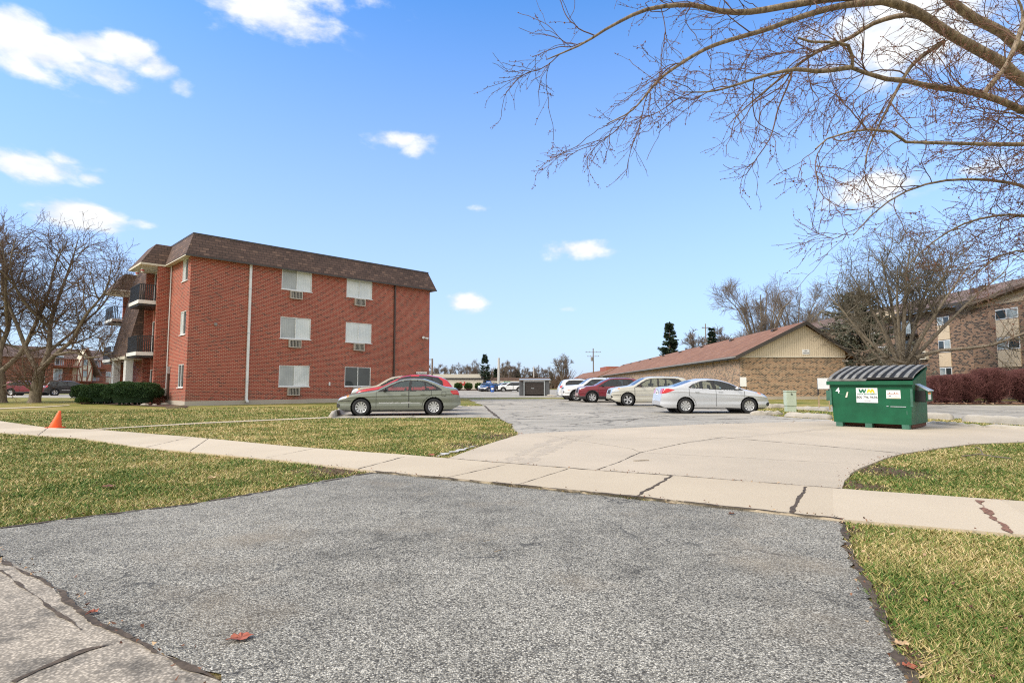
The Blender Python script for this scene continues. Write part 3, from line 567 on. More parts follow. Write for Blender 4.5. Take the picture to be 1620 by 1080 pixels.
# fin walls, recesses behind the balconies
fo=.72
for u,q in ((FIN,0),(bays[1][0]-.1,W2)): MB().box(q-fo,q-.004,u,u+.3,0,z0-.13).build('fin_wall','red_brick',B)
MB().box(W2,W2+.2,U1,U,0,z0-.14).build('wing_wall','red_brick',B); MB().box(0,W2+.2,U1-.2,U1-.004,0,z0-.14).build('step_wall','red_brick',B)
for u_,v_ in ((FIN+.3,U1-.21),): MB().box(-.25,-.01,u_,v_,0,z0-.14).build('recess_wall','red_brick',B)
MB().box(-.7,-.25,E0-.14,E0-.01,.0,z0-.14).build('partition','red_brick',B); MB().box(W2-.8,W2-.01,bays[1][1]+.05,bays[1][1]+.25,.0,z0-.14).build('partition','red_brick',B)
def balcony(u0,u1,o,zf,inn=-.27):
    m=MB(); m.box(-o,inn,u0,u1,zf-.22,zf); s=m.build('balcony','white_paint',B); MB().box(-o+.05,inn-.03,u0+.05,u1-.05,zf-.34,zf-.222).build('balcony_underside','black_metal',s)
    m=MB(); rh=1.02
    m.box(-o+.03,-o+.07,u0+.04,u1-.04,zf+rh-.05,zf+rh); m.box(-o+.03,-o+.07,u0+.04,u1-.04,zf+.08,zf+.12); m.box(-o+.07,inn-.03,u0+.04,u0+.08,zf+rh-.05,zf+rh); m.box(-o+.07,inn-.03,u0+.04,u0+.08,zf+.08,zf+.12)
    for k in range(int((u1-u0)/.11)): y=u0+.06+k*.11; m.box(-o+.04,-o+.06,y,y+.06,zf,zf+rh-.05)
    for k in range(int((o-.4)/.11)): x=-o+.1+k*.11; m.box(x,x+.06,u0+.05,u0+.07,zf,zf+rh-.05)
    m.build('railing','black_metal',s); return s
f2,f3=zb[1]-.98,zb[2]-.98; print('floors',f2,f3)
for zf in (f2,f3):
    balcony(FIN+.31,7.05,1.66,zf); balcony(bays[1][0]+.22,bays[1][1],.75,zf,W2-.01)
for zf in (f2,f3,0.1):
    fn=lambda w,d,z:(-.27+d,w,z)
    q=MB(); fbox(q,fn,FIN+.9,FIN+2.6,-.02,.0,zf+.05,zf+2.05); dd=q.build('patio_door','pane_dark',B); q=MB(); fbox(q,fn,FIN+.82,FIN+.9,-.05,.0,zf+.02,zf+2.12); fbox(q,fn,FIN+2.6,FIN+2.68,-.05,.0,zf+.02,zf+2.12); fbox(q,fn,FIN+1.71,FIN+1.79,-.05,-.021,zf+.05,zf+2.05); fbox(q,fn,FIN+.9,FIN+2.6,-.05,.0,zf+2.05,zf+2.12); q.build('door_frame','white_metal',dd)
for u in (E0+.15,E1-.6): MB().box(-eo+.1,-eo+.5,u,u+.7,0,zl-.21).build('entrance_column','white_paint',B)
m=MB(); m.box(-.3,-.26,E0+.9,E0+1.85,.02,2.15); dr=m.build('entrance_door','tudor_wood',B); MB().box(-.32,-.301,E0+1.1,E0+1.65,.9,1.95).build('pane','pane_far',dr); m=MB(); m.box(-.33,-.302,E0+1.72,E0+1.76,1.0,1.2); m.build('handle','galv',dr)
# downspouts, meters, lamp
vd=tv(391)-.05; m=MB(); m.box(vd-.07,vd+.07,-.13,-.02,.45,H-.08); m.hexa([(vd-.07,-.13,.3),(vd+.07,-.13,.3),(vd+.07,-.02,.33),(vd-.07,-.02,.33),(vd-.07,-.13,.45),(vd+.07,-.13,.45),(vd+.07,-.02,.45),(vd-.07,-.02,.45)]); m.hexa([(vd-.07,-.3,.16),(vd+.07,-.3,.16),(vd+.07,-.02,.24),(vd-.07,-.02,.24),(vd-.07,-.28,.27),(vd+.07,-.28,.27),(vd+.07,-.02,.33),(vd-.07,-.02,.33)])
ds=m.build('downspout','white_metal',B)
for z in (1.4,4.4,7.2): MB().box(vd-.09,vd+.09,-.137,-.01,z,z+.05).build('strap','galv',ds)
vd=tv(622); MB().box(vd-.06,vd+.06,-.12,-.02,.3,H-.08).build('downspout','brown_metal',B)
m=MB(); m.tube((-.06,FIN-.22,.7),(-.06,FIN-.22,H-.1),.035); m.build('conduit','white_metal',B); m=MB(); m.box(-.2,-.005,FIN-.46,FIN-.12,.55,1.0); m.build('meter_box','ac_shell',B,bevel=.01); MB().box(-.16,-.005,FIN-.75,FIN-.5,1.9,2.35).build('meter_box','galv',B,bevel=.01); MB().box(-.1,-.005,FIN-.72,FIN-.55,.3,1.9).build('meter_pipe','brown_metal',B)
vl=tv(668); zl_=zat(534,Yv(vl)); m=MB(); m.box(vl-.1,vl+.1,-.1,-.003,zl_-.08,zl_+.08); lm=m.build('wall_lamp','brown_metal',B)
m=MB(); m.tube((vl-.12,-.14,zl_),(vl-.2,-.36,zl_-.02),.06,.11); m.tube((vl+.14,-.14,zl_-.03),(vl+.3,-.3,zl_-.08),.06,.1); m.build('lamp_head','white_metal',lm)
m=MB(); v1=tv(337); m.lathe([(.001,-.08),(.1,-.06),(.1,-.003)],(v1,0,zat(513,Yv(v1))),'y',12); m.build('wall_vent','gutter_grey',B)
v1=tv(521); z1=zat(607,Yv(v1)); MB().box(v1-.05,v1+.05,-.05,-.003,z1-.12,z1+.12).build('outlet_box','white_metal',B)
# little hanging ornaments on the upper balcony
for k,(u,zz) in enumerate(((FIN+.9,z0-.2),(FIN+2.3,z0-.2))):
    X,Yy=P0[0]-vdir[0]*1.4+udir[0]*u,P0[1]-vdir[1]*1.4+udir[1]*u
    m=MB(); m.lathe([(.001,.0),(.08,-.03),(.1,-.14),(.07,-.28),(.001,-.3)],(0,0,0),n=10); m.tube((0,0,0),(0,0,.12),.01); o=m.build('hanging_lantern','white_paint'); MB().lathe([(.1,-.12),(.105,-.16),(.09,-.2)],n=10).build('band','sign_red',o)
    o.location=(X,Yy,zz); tag(o,['white lantern with red band hanging nearest the building corner','white lantern with red band hanging farther along the top balcony'][k],'lantern','lanterns under the top balcony roof')
# ---- low garage row
def garage():
    YG=48.0; X0=ray(1172,609)[0]*YG; X1=ray(1339,609)[0]*YG; ze=zat(563,YG,1172); zp=zat(511,YG,1277); xp=ray(1275,609)[0]*YG
    g=empty('garage_row',(X0,YG,0),0,'long tan brick garage row with brown roof and cream gable facing the lot','garage'); W=X1-X0; xp-=X0
    Yf=150; sl=.045; Lg=Yf-YG
    def S(x,y,z): return (x+sl*y,y,z)
    zt=ze-.05
    m=MB(); m.poly([S(0,0,.25),S(W,0,.25),S(W,0,zt),S(0,0,zt)]); m.poly([S(0,Lg,.25),S(0,0,.25),S(0,0,zt),S(0,Lg,zt)]); m.poly([S(W,0,.25),S(W,Lg,.25),S(W,Lg,zt),S(W,0,zt)]); m.poly([S(W,Lg,.25),S(0,Lg,.25),S(0,Lg,zt),S(W,Lg,zt)]); m.build('wall','tan_brick',g)
    m=MB(); m.prism([S(-.04,-.04,-.05),S(W+.04,-.04,-.05),S(W+.04,-.04,.25),S(-.04,-.04,.25)],(0,.3,0)); m.prism([S(-.04,.3,-.05),S(-.04,Lg,-.05),S(-.04,Lg,.25),S(-.04,.3,.25)],(.2,0,0)); m.build('foundation','foundation',g)
    xr=W+.62; xl=-.3; zpk=zp; zr=ze-.06
    m=MB(); m.poly([S(.0,-.03,zt),S(W,-.03,zt),S(W,-.03,zt+(zpk-.15-zt)*(xr-W)/(xr-xp)),S(xp,-.03,zpk-.12),S(0,-.03,zt+.02)]); m.build('gable','cream_siding',g)
    m=MB(); m.box(-.02,W,-.07,-.031,zt-.07,zt+.02); m.build('gable_trim','soffit',g)
    o=-.5; m=MB(); m.poly([S(xl-.15,o,ze-.02),S(xp,o,zpk+.12),S(xp,Lg+.4,zpk+.12),S(xl-.15,Lg+.4,ze-.02)][::-1]); m.poly([S(xp,o,zpk+.12),S(xr+.1,o,zr),S(xr+.1,Lg+.4,zr),S(xp,Lg+.4,zpk+.12)][::-1])
    m.poly([S(xl-.15,o,ze-.12),S(xp,o,zpk+.02),S(xp,Lg+.4,zpk+.02),S(xl-.15,Lg+.4,ze-.12)]); m.poly([S(xp,o,zpk+.02),S(xr+.1,o,zr-.1),S(xr+.1,Lg+.4,zr-.1),S(xp,Lg+.4,zpk+.02)])
    rf=m.build('roof','roof_shingle',g)
    m=MB(); t=.3
    m.hexa([S(xl-.2,o-.06,ze-.02-t),S(xp,o-.06,zpk+.12-t),S(xp,o,zpk+.12-t),S(xl-.2,o,ze-.02-t),S(xl-.2,o-.06,ze+.0),S(xp,o-.06,zpk+.14),S(xp,o,zpk+.14),S(xl-.2,o,ze+.0)])
    m.hexa([S(xp,o-.06,zpk+.12-t),S(xr+.15,o-.06,zr-t),S(xr+.15,o,zr-t),S(xp,o,zpk+.12-t),S(xp,o-.06,zpk+.14),S(xr+.15,o-.06,zr+.02),S(xr+.15,o,zr+.02),S(xp,o,zpk+.14)])
    m.build('rake_board','dark_trim',g)
    m=MB(); m.prism([S(xl-.22,o,ze-.26),S(xl-.22,Lg+.4,ze-.26),S(xl-.22,Lg+.4,ze-.0),S(xl-.22,o,ze-.0)],(.05,0,0)); m.prism([S(xr+.12,o,zr-.26),S(xr+.12,Lg+.4,zr-.26),S(xr+.12,Lg+.4,zr+.0),S(xr+.12,o,zr+.0)],(.05,0,0)); m.build('fascia','dark_trim',g)
    m=MB(); m.prism([S(xl-.34,o,ze-.16),S(xl-.34,Lg+.4,ze-.16),S(xl-.34,Lg+.4,ze-.03),S(xl-.34,o,ze-.03)],(.118,0,0)); m.build('gutter','gutter_grey',g)
    for k in range(9):
        y=4+k*11.5; u=.86; x=xl-.15+(xp-xl+.15)*u; z=ze+(zpk+.12-ze)*u; m=MB(); xx=x+sl*y
        m.hexa([(xx-.22,y-.25,z-.05),(xx+.22,y-.25,z+.12),(xx+.22,y+.25,z+.12),(xx-.22,y+.25,z-.05),(xx-.22,y-.25,z+.13),(xx+.2,y-.25,z+.2),(xx+.2,y+.25,z+.2),(xx-.22,y+.25,z+.13)]); m.build('roof_vent','dark_trim',rf)
    # no parking sign
    xs=ray(1276.5,609)[0]*YG-X0; zs=zat(556.5,YG,1276); m=MB(); m.box(xs-.3,xs+.3,-.06,-.035,zs-.2,zs+.2); s=m.build('wall_sign','sign_white',g)
    text('NO',.15,(xs,-.062,zs+.08),(PI/2,0,0),'sign_black',s); text('PARKING',.13,(xs,-.062,zs-.09),(PI/2,0,0),'sign_black',s)
    m=MB(); m.tube((W-.25,-.12,zt-.35),(W-.25,-.3,zt-.42),.07,.09); m.tube((W-.05,-.12,zt-.35),(W+.1,-.28,zt-.42),.07,.09); m.box(W-.3,W,-.12,-.003,zt-.42,zt-.3); m.build('flood_lamp','gutter_grey',g)
    # second row beyond
    g2=empty('far_garage_row',(X0+4.6,YG+112,0),0,'farther brown roofed brick garage row beyond the long one','garage'); s2=1
    ya=0;yb=70; x0=.4;x1=W; xpk=xp; zt2=ze-.9
    m=MB(); m.box(x0-1.5,x1,ya,yb,0,zt2); m.build('wall','tan_brick_far',g2)
    m=MB(); m.poly([(x0-1.5,ya-.01,zt2),(x1,ya-.01,zt2),(xpk-.6,ya-.01,zpk-.7)]); m.build('gable','cream_siding',g2)
    m=MB(); m.hexa([(x0-2.1,ya-.5,zt2-.25),(xpk-.6,ya-.5,zpk-.85),(xpk-.6,yb,zpk-.85),(x0-2.1,yb,zt2-.25),(x0-2.1,ya-.5,zt2-.05),(xpk-.6,ya-.5,zpk-.55),(xpk-.6,yb,zpk-.55),(x0-2.1,yb,zt2-.05)]); m.hexa([(xpk-.6,ya-.5,zpk-.85),(x1+.5,ya-.5,zt2-.25),(x1+.5,yb,zt2-.25),(xpk-.6,yb,zpk-.85),(xpk-.6,ya-.5,zpk-.55),(x1+.5,ya-.5,zt2-.05),(x1+.5,yb,zt2-.05),(xpk-.6,yb,zpk-.55)]); r2=m.build('roof','roof_shingle',g2)
    m=MB(); m.box(xpk-1.5,xpk+2.2,8,20,zpk-1,zpk+.25); m.build('chimney','red_brick',r2)
garage()
# ---- tan apartment building on the right
def rightblock():
    Xf=43.5; g=empty('tan_apartment_building',(Xf,44,0),0,'large tan brick apartment block with brown roof behind the bare trees','building')
    def yp(px): return Xf/ray(px,609)[0]-44
    fn=lambda w,d,z:(d,w,z); L2=76; ze=8.9; pr=-1.6; yg0,yg1=-12.0,7.6; zw=8.15
    m=MB(); ops=[]
    cols=[(yp(1508),yp(1489)),(yp(1456),yp(1426)),(yp(1406),yp(1393)),(yp(1370),yp(1362))]
    wall(m,yg1,L2,0,ze,[],fn,sgn=-1)
    m.poly([(pr,yg1,0),(pr,yg0,0),(pr,yg0,zw),(pr,yg1,zw)][::-1]); m.poly([(0,yg1,0),(pr,yg1,0),(pr,yg1,ze+.1),(0,yg1,ze+.1)][::-1]); m.box(pr+.1,14,yg0,yg0+.2,0,ze); m.box(.1,14,L2-.2,L2,0,ze); m.build('wall','tan_brick_far',g)
    # roof
    m=MB(); m.hexa([(-.8,yg0-1,ze),(7,yg0-1,ze+2.6),(7,L2+.6,ze+2.6),(-.8,L2+.6,ze),(-.8,yg0-1,ze+.22),(7,yg0-1,ze+2.85),(7,L2+.6,ze+2.85),(-.8,L2+.6,ze+.22)])
    yk=(yg0+yg1)/2; pk=zw+1.5; ze_=ze; ze=zw+.1
    m.hexa([(pr-.7,yg1+.8,ze-.15),(pr-.7,yk,pk),(8,yk,pk),(8,yg1+.8,ze-.15),(pr-.7,yg1+.8,ze+.15),(pr-.7,yk,pk+.28),(8,yk,pk+.28),(8,yg1+.8,ze+.15)]); m.hexa([(pr-.7,yk,pk),(pr-.7,yg0-.8,ze-.15),(8,yg0-.8,ze-.15),(8,yk,pk),(pr-.7,yk,pk+.28),(pr-.7,yg0-.8,ze+.15),(8,yg0-.8,ze+.15),(8,yk,pk+.28)])
    rf=m.build('roof','brown_shingle',g)
    m=MB(); m.prism([(pr-.02,yg1,zw-.02),(pr-.02,yg0,zw-.02),(pr-.02,yg0,ze),(pr-.02,yk,pk),(pr-.02,yg1,ze)],(-.03,0,0)); m.build('gable','beige_panel',g)
    ze=ze_; m=MB(); m.box(pr-.75,pr-.7,yg1-.2,yg1+.8,zw-.1,zw+.4); m.box(-.95,-.8,yg1,L2+.6,ze-.12,ze+.2); m.build('gutter','dark_trim',g)
    m=MB(); m.box(3.2,3.6,11.9,12.4,ze+1.2,ze+2.2); m.box(3.2,3.6,13.0,13.5,ze+1.2,ze+2.1); m.build('chimney','brown_metal',rf)
    def zz(py,px): Yd=Xf/ray(px,609)[0]; return zat(py,Yd,px)
    def stack(px0,px1,ys,xo=0):
        a,b=sorted((yp(px0),yp(px1))); pm=(px0+px1)/2
        for y0,y1,kind in ys:
            z1,z0=zz(y0,pm),zz(y1,pm)
            f2=lambda w,d,z:(xo+d,w,z)
            if kind=='p': m=MB(); m.box(xo-.06,xo-.003,a,b,z0,z1); m.build('beige_panel','beige_panel',g)
            else: m=MB(); m.box(xo-.05,xo-.003,a,b,z0,z1); w=m.build('window','white_metal',g); \
                 [MB().box(xo-.07,xo-.051,a+(b-a)*k/2+.07,a+(b-a)*(k+1)/2-.07,z0+.08,z1-.08).build('pane',('pane_far','pane_dark')[(k+int(y0))%2],w) for k in (0,1)]
    stack(1489,1508,[(501,514,'w'),(515,537,'p'),(538,557,'w'),(558,580,'p'),(581,602,'w')])
    stack(1376,1388,[(520,532,'w'),(533,548,'p')]); stack(1393,1406,[(548,562,'w'),(563,580,'p')])
    stack(1612,1650,[(488,504,'w'),(505,532,'p'),(533,552,'w'),(553,580,'p')],pr)
    a,b=sorted((yp(1456),yp(1425)))
    for k,(y0,y1) in enumerate(((505,530),(536,560),(566,592))):
        z1,z0=zz(y0,1440),zz(y1,1440); m=MB(); m.box(-.04,-.003,a,b,z0,z1); w=m.build('balcony_opening','dark_wall',g); MB().box(-.08,-.041,a+.8,a+2.4,z0+.1,z1-.2).build('patio_door','pane_far',w)
        m=MB(); m.box(-1.3,-.1,a-.2,b+.2,z0-.2,z0); 
        for q in range(14): yy=a+q*(b-a)/13; m.box(-1.3,-1.26,yy-.03,yy+.03,z0,z0+.95)
        m.box(-1.3,-1.25,a-.2,b+.2,z0+.95,z0+1.02); m.build('balcony','black_metal',g)
    m=MB(); y=(yp(1425)+yp(1405))/2; m.prism([(-1.0,y-2.2,zz(504,1415)),(-1.0,y+2.2,zz(504,1415)),(-1.0,y+1.6,zz(496,1415)),(-1.0,y,zz(491,1415)),(-1.0,y-1.6,zz(496,1415))],(1,0,0)); m.build('dormer','beige_panel',g)
    z=zz(562,1466); y=yp(1466); m=MB(); m.box(-.3,-.003,y-.5,y+.5,z-.45,z+.45); ac=m.build('air_conditioner','cream_stucco',g); MB().box(-.32,-.301,y-.35,y+.35,z-.3,z+.3).build('grille','grille_dark',ac)
    z=zz(596,1474); y=yp(1474)
    y=yp(1546)+.05; m=MB(); m.box(-.14,-.003,yg1+.15,yg1+.35,0,zz(543,1546)+2.5); m.build('downspout','brown_metal',g)
rightblock()
# ---- half timbered building far left
def tudor():
    ax=np.array([ray(58,609)[0]*86,86.]); bx=np.array([ray(215,609)[0]*104,104.]); d=bx-ax; Lf=np.hypot(*d); rz=math.atan2(d[1],d[0])
    g=empty('half_timbered_building',(ax[0],ax[1],0),rz,'three storey brick building with white half timbered gable behind the left trees','building')
    H2=zat(566,88); HT=zat(549,90)
    fn=lambda w,d,z:(w,d,z)
    def wp(px): r=ray(px,609)[0]; u=d/Lf; return (r*ax[1]-ax[0])/(u[0]-r*u[1])
    def zz(py,px): w=wp(px); return zat(py,ax[1]+d[1]/Lf*w,px)
    m=MB(); wall(m,0,Lf+6,0,H2,[],fn); m.poly([(-26,3.5,0),(0,0,0),(0,0,H2),(-26,3.5,H2)]); m.poly([(-26,3.5,0),(-26,16,0),(-26,16,H2),(-26,3.5,H2)][::-1]); m.build('wall','orange_brick',g)
    m=MB(); m.poly([(0,-.5,H2-.1),(Lf+6,-.5,H2-.1),(Lf+6,3,HT),(0,3,HT)]); m.poly([(-26.5,3,H2-.1),(0,-.5,H2-.1),(0,3,HT),(-26.5,6.5,HT)]); m.poly([(-26.5,6.5,HT),(0,3,HT),(Lf+6,3,HT),(Lf+6,16,HT),(-26.5,16,HT)]); m.build('roof','brown_shingle',g)
    # gables
    def gable(px0,px1,pk,yb,ybase):
        a,b=wp(px0),wp(px1); c=(a+b)/2; z1=zz(pk,(px0+px1)/2); z0=zz(ybase,(px0+px1)/2); zm=zz(yb,(px0+px1)/2)
        m=MB(); m.prism([(a,-.9,z0),(b,-.9,z0),(b,-.9,zm),(c,-.9,z1),(a,-.9,zm)],(0,.9,0)); gb=m.build('timber_gable','cream_stucco',g); t=.13; k_=(b-a)*.16; print('gable',a,b,z0,zm,z1)
        m=MB()
        for p,q in (((a,zm),(c,z1)),((b,zm),(c,z1)),((a,z0),(a,zm)),((b,z0),(b,zm)),((a,z0),(b,z0)),((c-k_,z0),(c-k_,z0+(z1-z0)*.72)),((c+k_,z0),(c+k_,z0+(z1-z0)*.72)),((c-k_,z0),(a+.1,zm+.3)),((c+k_,z0),(b-.1,zm+.3)),((c-k_,z0+(z1-z0)*.35),(c+k_,z0+(z1-z0)*.35)),((c-k_,z0+(z1-z0)*.72),(c+k_,z0+(z1-z0)*.72))):
            dx,dz=q[0]-p[0],q[1]-p[1]; l=math.hypot(dx,dz) or 1; nx,nz=-dz/l*t/2,dx/l*t/2; yy=-.93-.004*len(m.f)/6*.2
            m.prism([(p[0]-nx,yy,p[1]-nz),(q[0]-nx,yy,q[1]-nz),(q[0]+nx,yy,q[1]+nz),(p[0]+nx,yy,p[1]+nz)],(0,-.06,0))
        m.build('timbering','tudor_wood',gb)
        for f0,f1 in ((.14,.32),(.5,.68)): MB().box(c-k_*.75,c+k_*.75,-.99,-.97,z0+(z1-z0)*f0,z0+(z1-z0)*f1).build('gable_window','pane_far',gb)
        m=MB(); m.hexa([(c,-1.4,z1-.1),(b+1.3,-1.4,zm-1.6),(b+1.3,0,zm-1.6),(c,0,z1-.1),(c,-1.4,z1+.3),(b+1.6,-1.4,zm-1.5),(b+1.6,0,zm-1.5),(c,0,z1+.3)]); m.build('rake','brown_shingle',gb)
    gable(113,137,553,581,603)
    for px0,px1,y0,y1,mat in ((83,97,583,601,'pane_far'),(84,98,562,577,'pane_dark'),(82,96,606,622,'pane_dark'),(143,156,586,602,'pane_far'),(145,157,567,580,'pane_dark'),(142,155,607,620,'pane_far'),(113,131,607,615,'pane_dark'),(60,68,606,616,'pane_blind'),(166,174,588,596,'pane_far')):
        a,b=wp(px0),wp(px1); z1,z0=zz(y0,px0),zz(y1,px0); m=MB(); m.box(a,b,-.06,-.003,z0,z1); w=m.build('window','white_metal',g); MB().box(a+.15,(a+b)/2-.05,-.08,-.061,z0+.12,z1-.12).build('pane',mat,w); MB().box((a+b)/2+.05,b-.15,-.08,-.061,z0+.12,z1-.12).build('pane','pane_far',w)
    for px0,px1,py in ((81,115,578),(80,113,603),(141,166,581),(140,160,605)):
        a,b=wp(px0),wp(px1); z=zz(py,px0); m=MB(); m.box(a,b,-1.5,-.1,z-.25,z); 
        for q in range(12): x=a+(b-a)*q/11; m.box(x-.03,x+.03,-1.5,-1.46,z,z+1)
        m.box(a,b,-1.5,-1.44,z+1,z+1.08); m.build('balcony','tudor_wood',g)
    for px0,px1,y0,y1 in ((64,71,570,580),(63,70,594,605),(166,174,597,606)):
        a,b=wp(px0),wp(px1); m=MB(); m.box(a,b,-.05,-.003,zz(y1,px0),zz(y0,px0)); m.build('stucco_panel','cream_stucco',g)
    m=MB(); m.hexa([(-9.5,1.2,zz(609,60)),(-7,.87,zz(609,60)),(-7,.93,zz(609,60)),(-9.5,1.26,zz(609,60)),(-9.5,1.2,zz(603,60)),(-7,.87,zz(603,60)),(-7,.93,zz(603,60)),(-9.5,1.26,zz(603,60))]); m.build('wall_sign','sign_white',g)
tudor()
# ---- low beige shop, far centre
def shop():
    Y=127; x0=ray(610,609)[0]*Y; x1=ray(764,609)[0]*Y; zt=zat(599.8,Y,700)
    g=empty('beige_shop',(x0,Y,0),0,'low beige shop with dark roof edge and red wall lettering far away','building')
    MB().box(0,x1-x0,0,20,0,zt).build('wall','beige_wall',g); MB().box(-.2,x1-x0+.2,-.2,20.2,zt,zt+.3).build('roof_edge','black_metal',g); MB().box(-.1,x1-x0+.1,-.1,-.01,0,.25).build('base_band','dark_wall',g)
    m=MB(); xs=ray(722,609)[0]*Y-x0; random.seed(3)
    for k in range(9): h=random.uniform(.4,.95); m.box(xs+k*.24,xs+k*.24+.17,-.1,-.01,zt-1.35,zt-1.35+h)
    m.build('wall_emblem','sign_red',g)
    m=MB(); 
    for k in range(5): m.box(xs+2.6+k*.2,xs+2.6+k*.2+.1,-.1,-.01,zt-1.1+.1*(k%2),zt-.95+.1*(k%2))
    m.build('small_emblem','gutter_grey',g)
    MB().box(x1-x0-14,x1-x0-.5,2,8,zt+.3,zt+1.2).build('roof_unit','soffit',g)
    # long dark low shopfront behind
    Y=150; x0=ray(764,609)[0]*Y; x1=ray(868,609)[0]*Y; g=empty('dark_shopfront',(x0,Y,0),0,'long low dark shopfront behind the far parked cars','building')
    zt=zat(602.5,Y,800); MB().box(0,x1-x0,0,12,0,zt).build('wall','dark_wall',g); MB().box(-.3,x1-x0+.3,-1.2,12,zt,zt+.9).build('roof','brown_shingle',g); MB().box(-.3,x1-x0+.3,-1.25,-1.201,zt-.5,zt-.02).build('fascia','soffit',g)
    for k in range(5): MB().box(1+k*3.4,3.6+k*3.4,-.06,-.003,.3,zt-.5).build('shop_window','pane_dark',g)
shop()
# ---- dark waste enclosure
def enclosure():
    Y=63; x0=ray(829,609)[0]*Y; x1=ray(861,609)[0]*Y; h=zat(602,Y,840); g=empty('waste_enclosure',(x0,Y,0),0,'dark slatted waste enclosure with grey posts at the lot end','enclosure'); W=x1-x0
    m=MB()
    for k in range(22): m.box(W*k/22+.01,W*(k+1)/22-.01,.02,.06,.15,h-.15)
    m.build('gate_panel','shed_dark',g)
    for x in (-.05,W-.03): MB().box(x,x+.1,-.06,.03,0,h+.05).build('post','galv',g)
    MB().box(.05,W-.03,-.04,.0,h-.12,h-.02).build('top_rail','galv',g)
    m=MB(); m.box(W+.1,W+.55,.0,.08,0,h+.02); m.box(W+.55,W+.6,.08,2.4,0,h+.02); m.box(-.5,-.1,.3,.38,0,h-.05); m.box(-.5,-.44,.38,2.4,0,h); m.box(-.44,W+.55,2.35,2.4,0,h); m.build('side_panel','shed_grey',g)
    m=MB(); m.hexa([(-.5,-.15,h+.06),(W+.75,-.15,h+.06),(W+.75,2.5,h+.16),(-.5,2.5,h+.16),(-.5,-.15,h+.13),(W+.75,-.15,h+.13),(W+.75,2.5,h+.23),(-.5,2.5,h+.23)]); m.build('roof','galv',g)
    MB().box(W*.35,W*.5,-.005,.018,h*.48,h*.52).build('gate_plate','galv',g)
enclosure()
# ================================================================ VEHICLES
def smooth_profile(pts,x,sig=.05):
    p=np.array(pts); xx=np.linspace(p[0,0],p[-1,0],1200); z=np.interp(xx,p[:,0],p[:,1]); dx=xx[1]-xx[0]; k=int(4*sig/dx)
    w=np.exp(-.5*(np.arange(-k,k+1)*dx/sig)**2); w/=w.sum(); zp=np.concatenate([z[0]-(z[k:0:-1]-z[0]),z,z[-1]-(z[-2:-k-2:-1]-z[-1])]); zs=np.convolve(zp,w,'valid'); return np.interp(x,xx,zs)
def pin(x,z,poly): return inpoly(x,z,poly)
WHEELS={}
def wheel_meshes(Rw,style):
    key=(round(Rw,3),style)
    if key in WHEELS: return WHEELS[key]
    rr=Rw*(.66 if style!='steel' else .62); hw=.105
    m=MB(); m.lathe([(rr*.97,-hw*.9),(rr*1.02,-hw),(Rw*.93,-hw),(Rw*.985,-hw*.8),(Rw,-hw*.45),(Rw,hw*.45),(Rw*.985,hw*.8),(Rw*.93,hw),(rr*1.02,hw),(rr*.97,hw*.9)],n=40,axis='y'); t=m.build('wheel','tyre',smooth=True)
    m=MB(); m.lathe([(rr*.97,hw*.95),(rr,hw*.7),(rr*.93,hw*.6),(rr*.9,hw*.85),(rr*.97,hw*.95)],n=40,axis='y'); m.lathe([(.001,hw*.62),(.055,hw*.6),(.06,hw*.1)],n=16,axis='y')
    ns={'ten':10,'five':5,'six':6,'multi':9,'steel':12}[style]; ws={'ten':.034,'five':.055,'six':.05,'multi':.022,'steel':.03}[style]
    for k in range(ns):
        for off in ((0,) if style!='multi' else (-.13,.13)):
            a=2*PI*k/ns; ca,sa=math.cos(a+off),math.sin(a+off); ca0,sa0=math.cos(a),math.sin(a); px,pz=-sa,ca; y1=hw*.72;y0=hw*.45
            w0=ws*.6; w1=ws*1.15 if style!='five' else ws*.9; r0=.04;r1=rr*.93
            q=[]
            for y in (y0,y1):
                q+=[(r0*ca0-px*w0,y,r0*sa0-pz*w0),(r1*ca-px*w1,y+.008,r1*sa-pz*w1),(r1*ca+px*w1,y+.008,r1*sa+pz*w1),(r0*ca0+px*w0,y,r0*sa0+pz*w0)]
            m.hexa(q)
    rim=m.build('rim','rim_silver'); m=MB(); m.lathe([(.001,.0),(rr*.96,.0),(rr*.96,hw*.5)],n=32,axis='y'); back=m.build('brake_disc','rim_dark')
    for o in (t,rim,back): COL.objects.unlink(o)
    WHEELS[key]=(t.data,rim.data,back.data); return WHEELS[key]
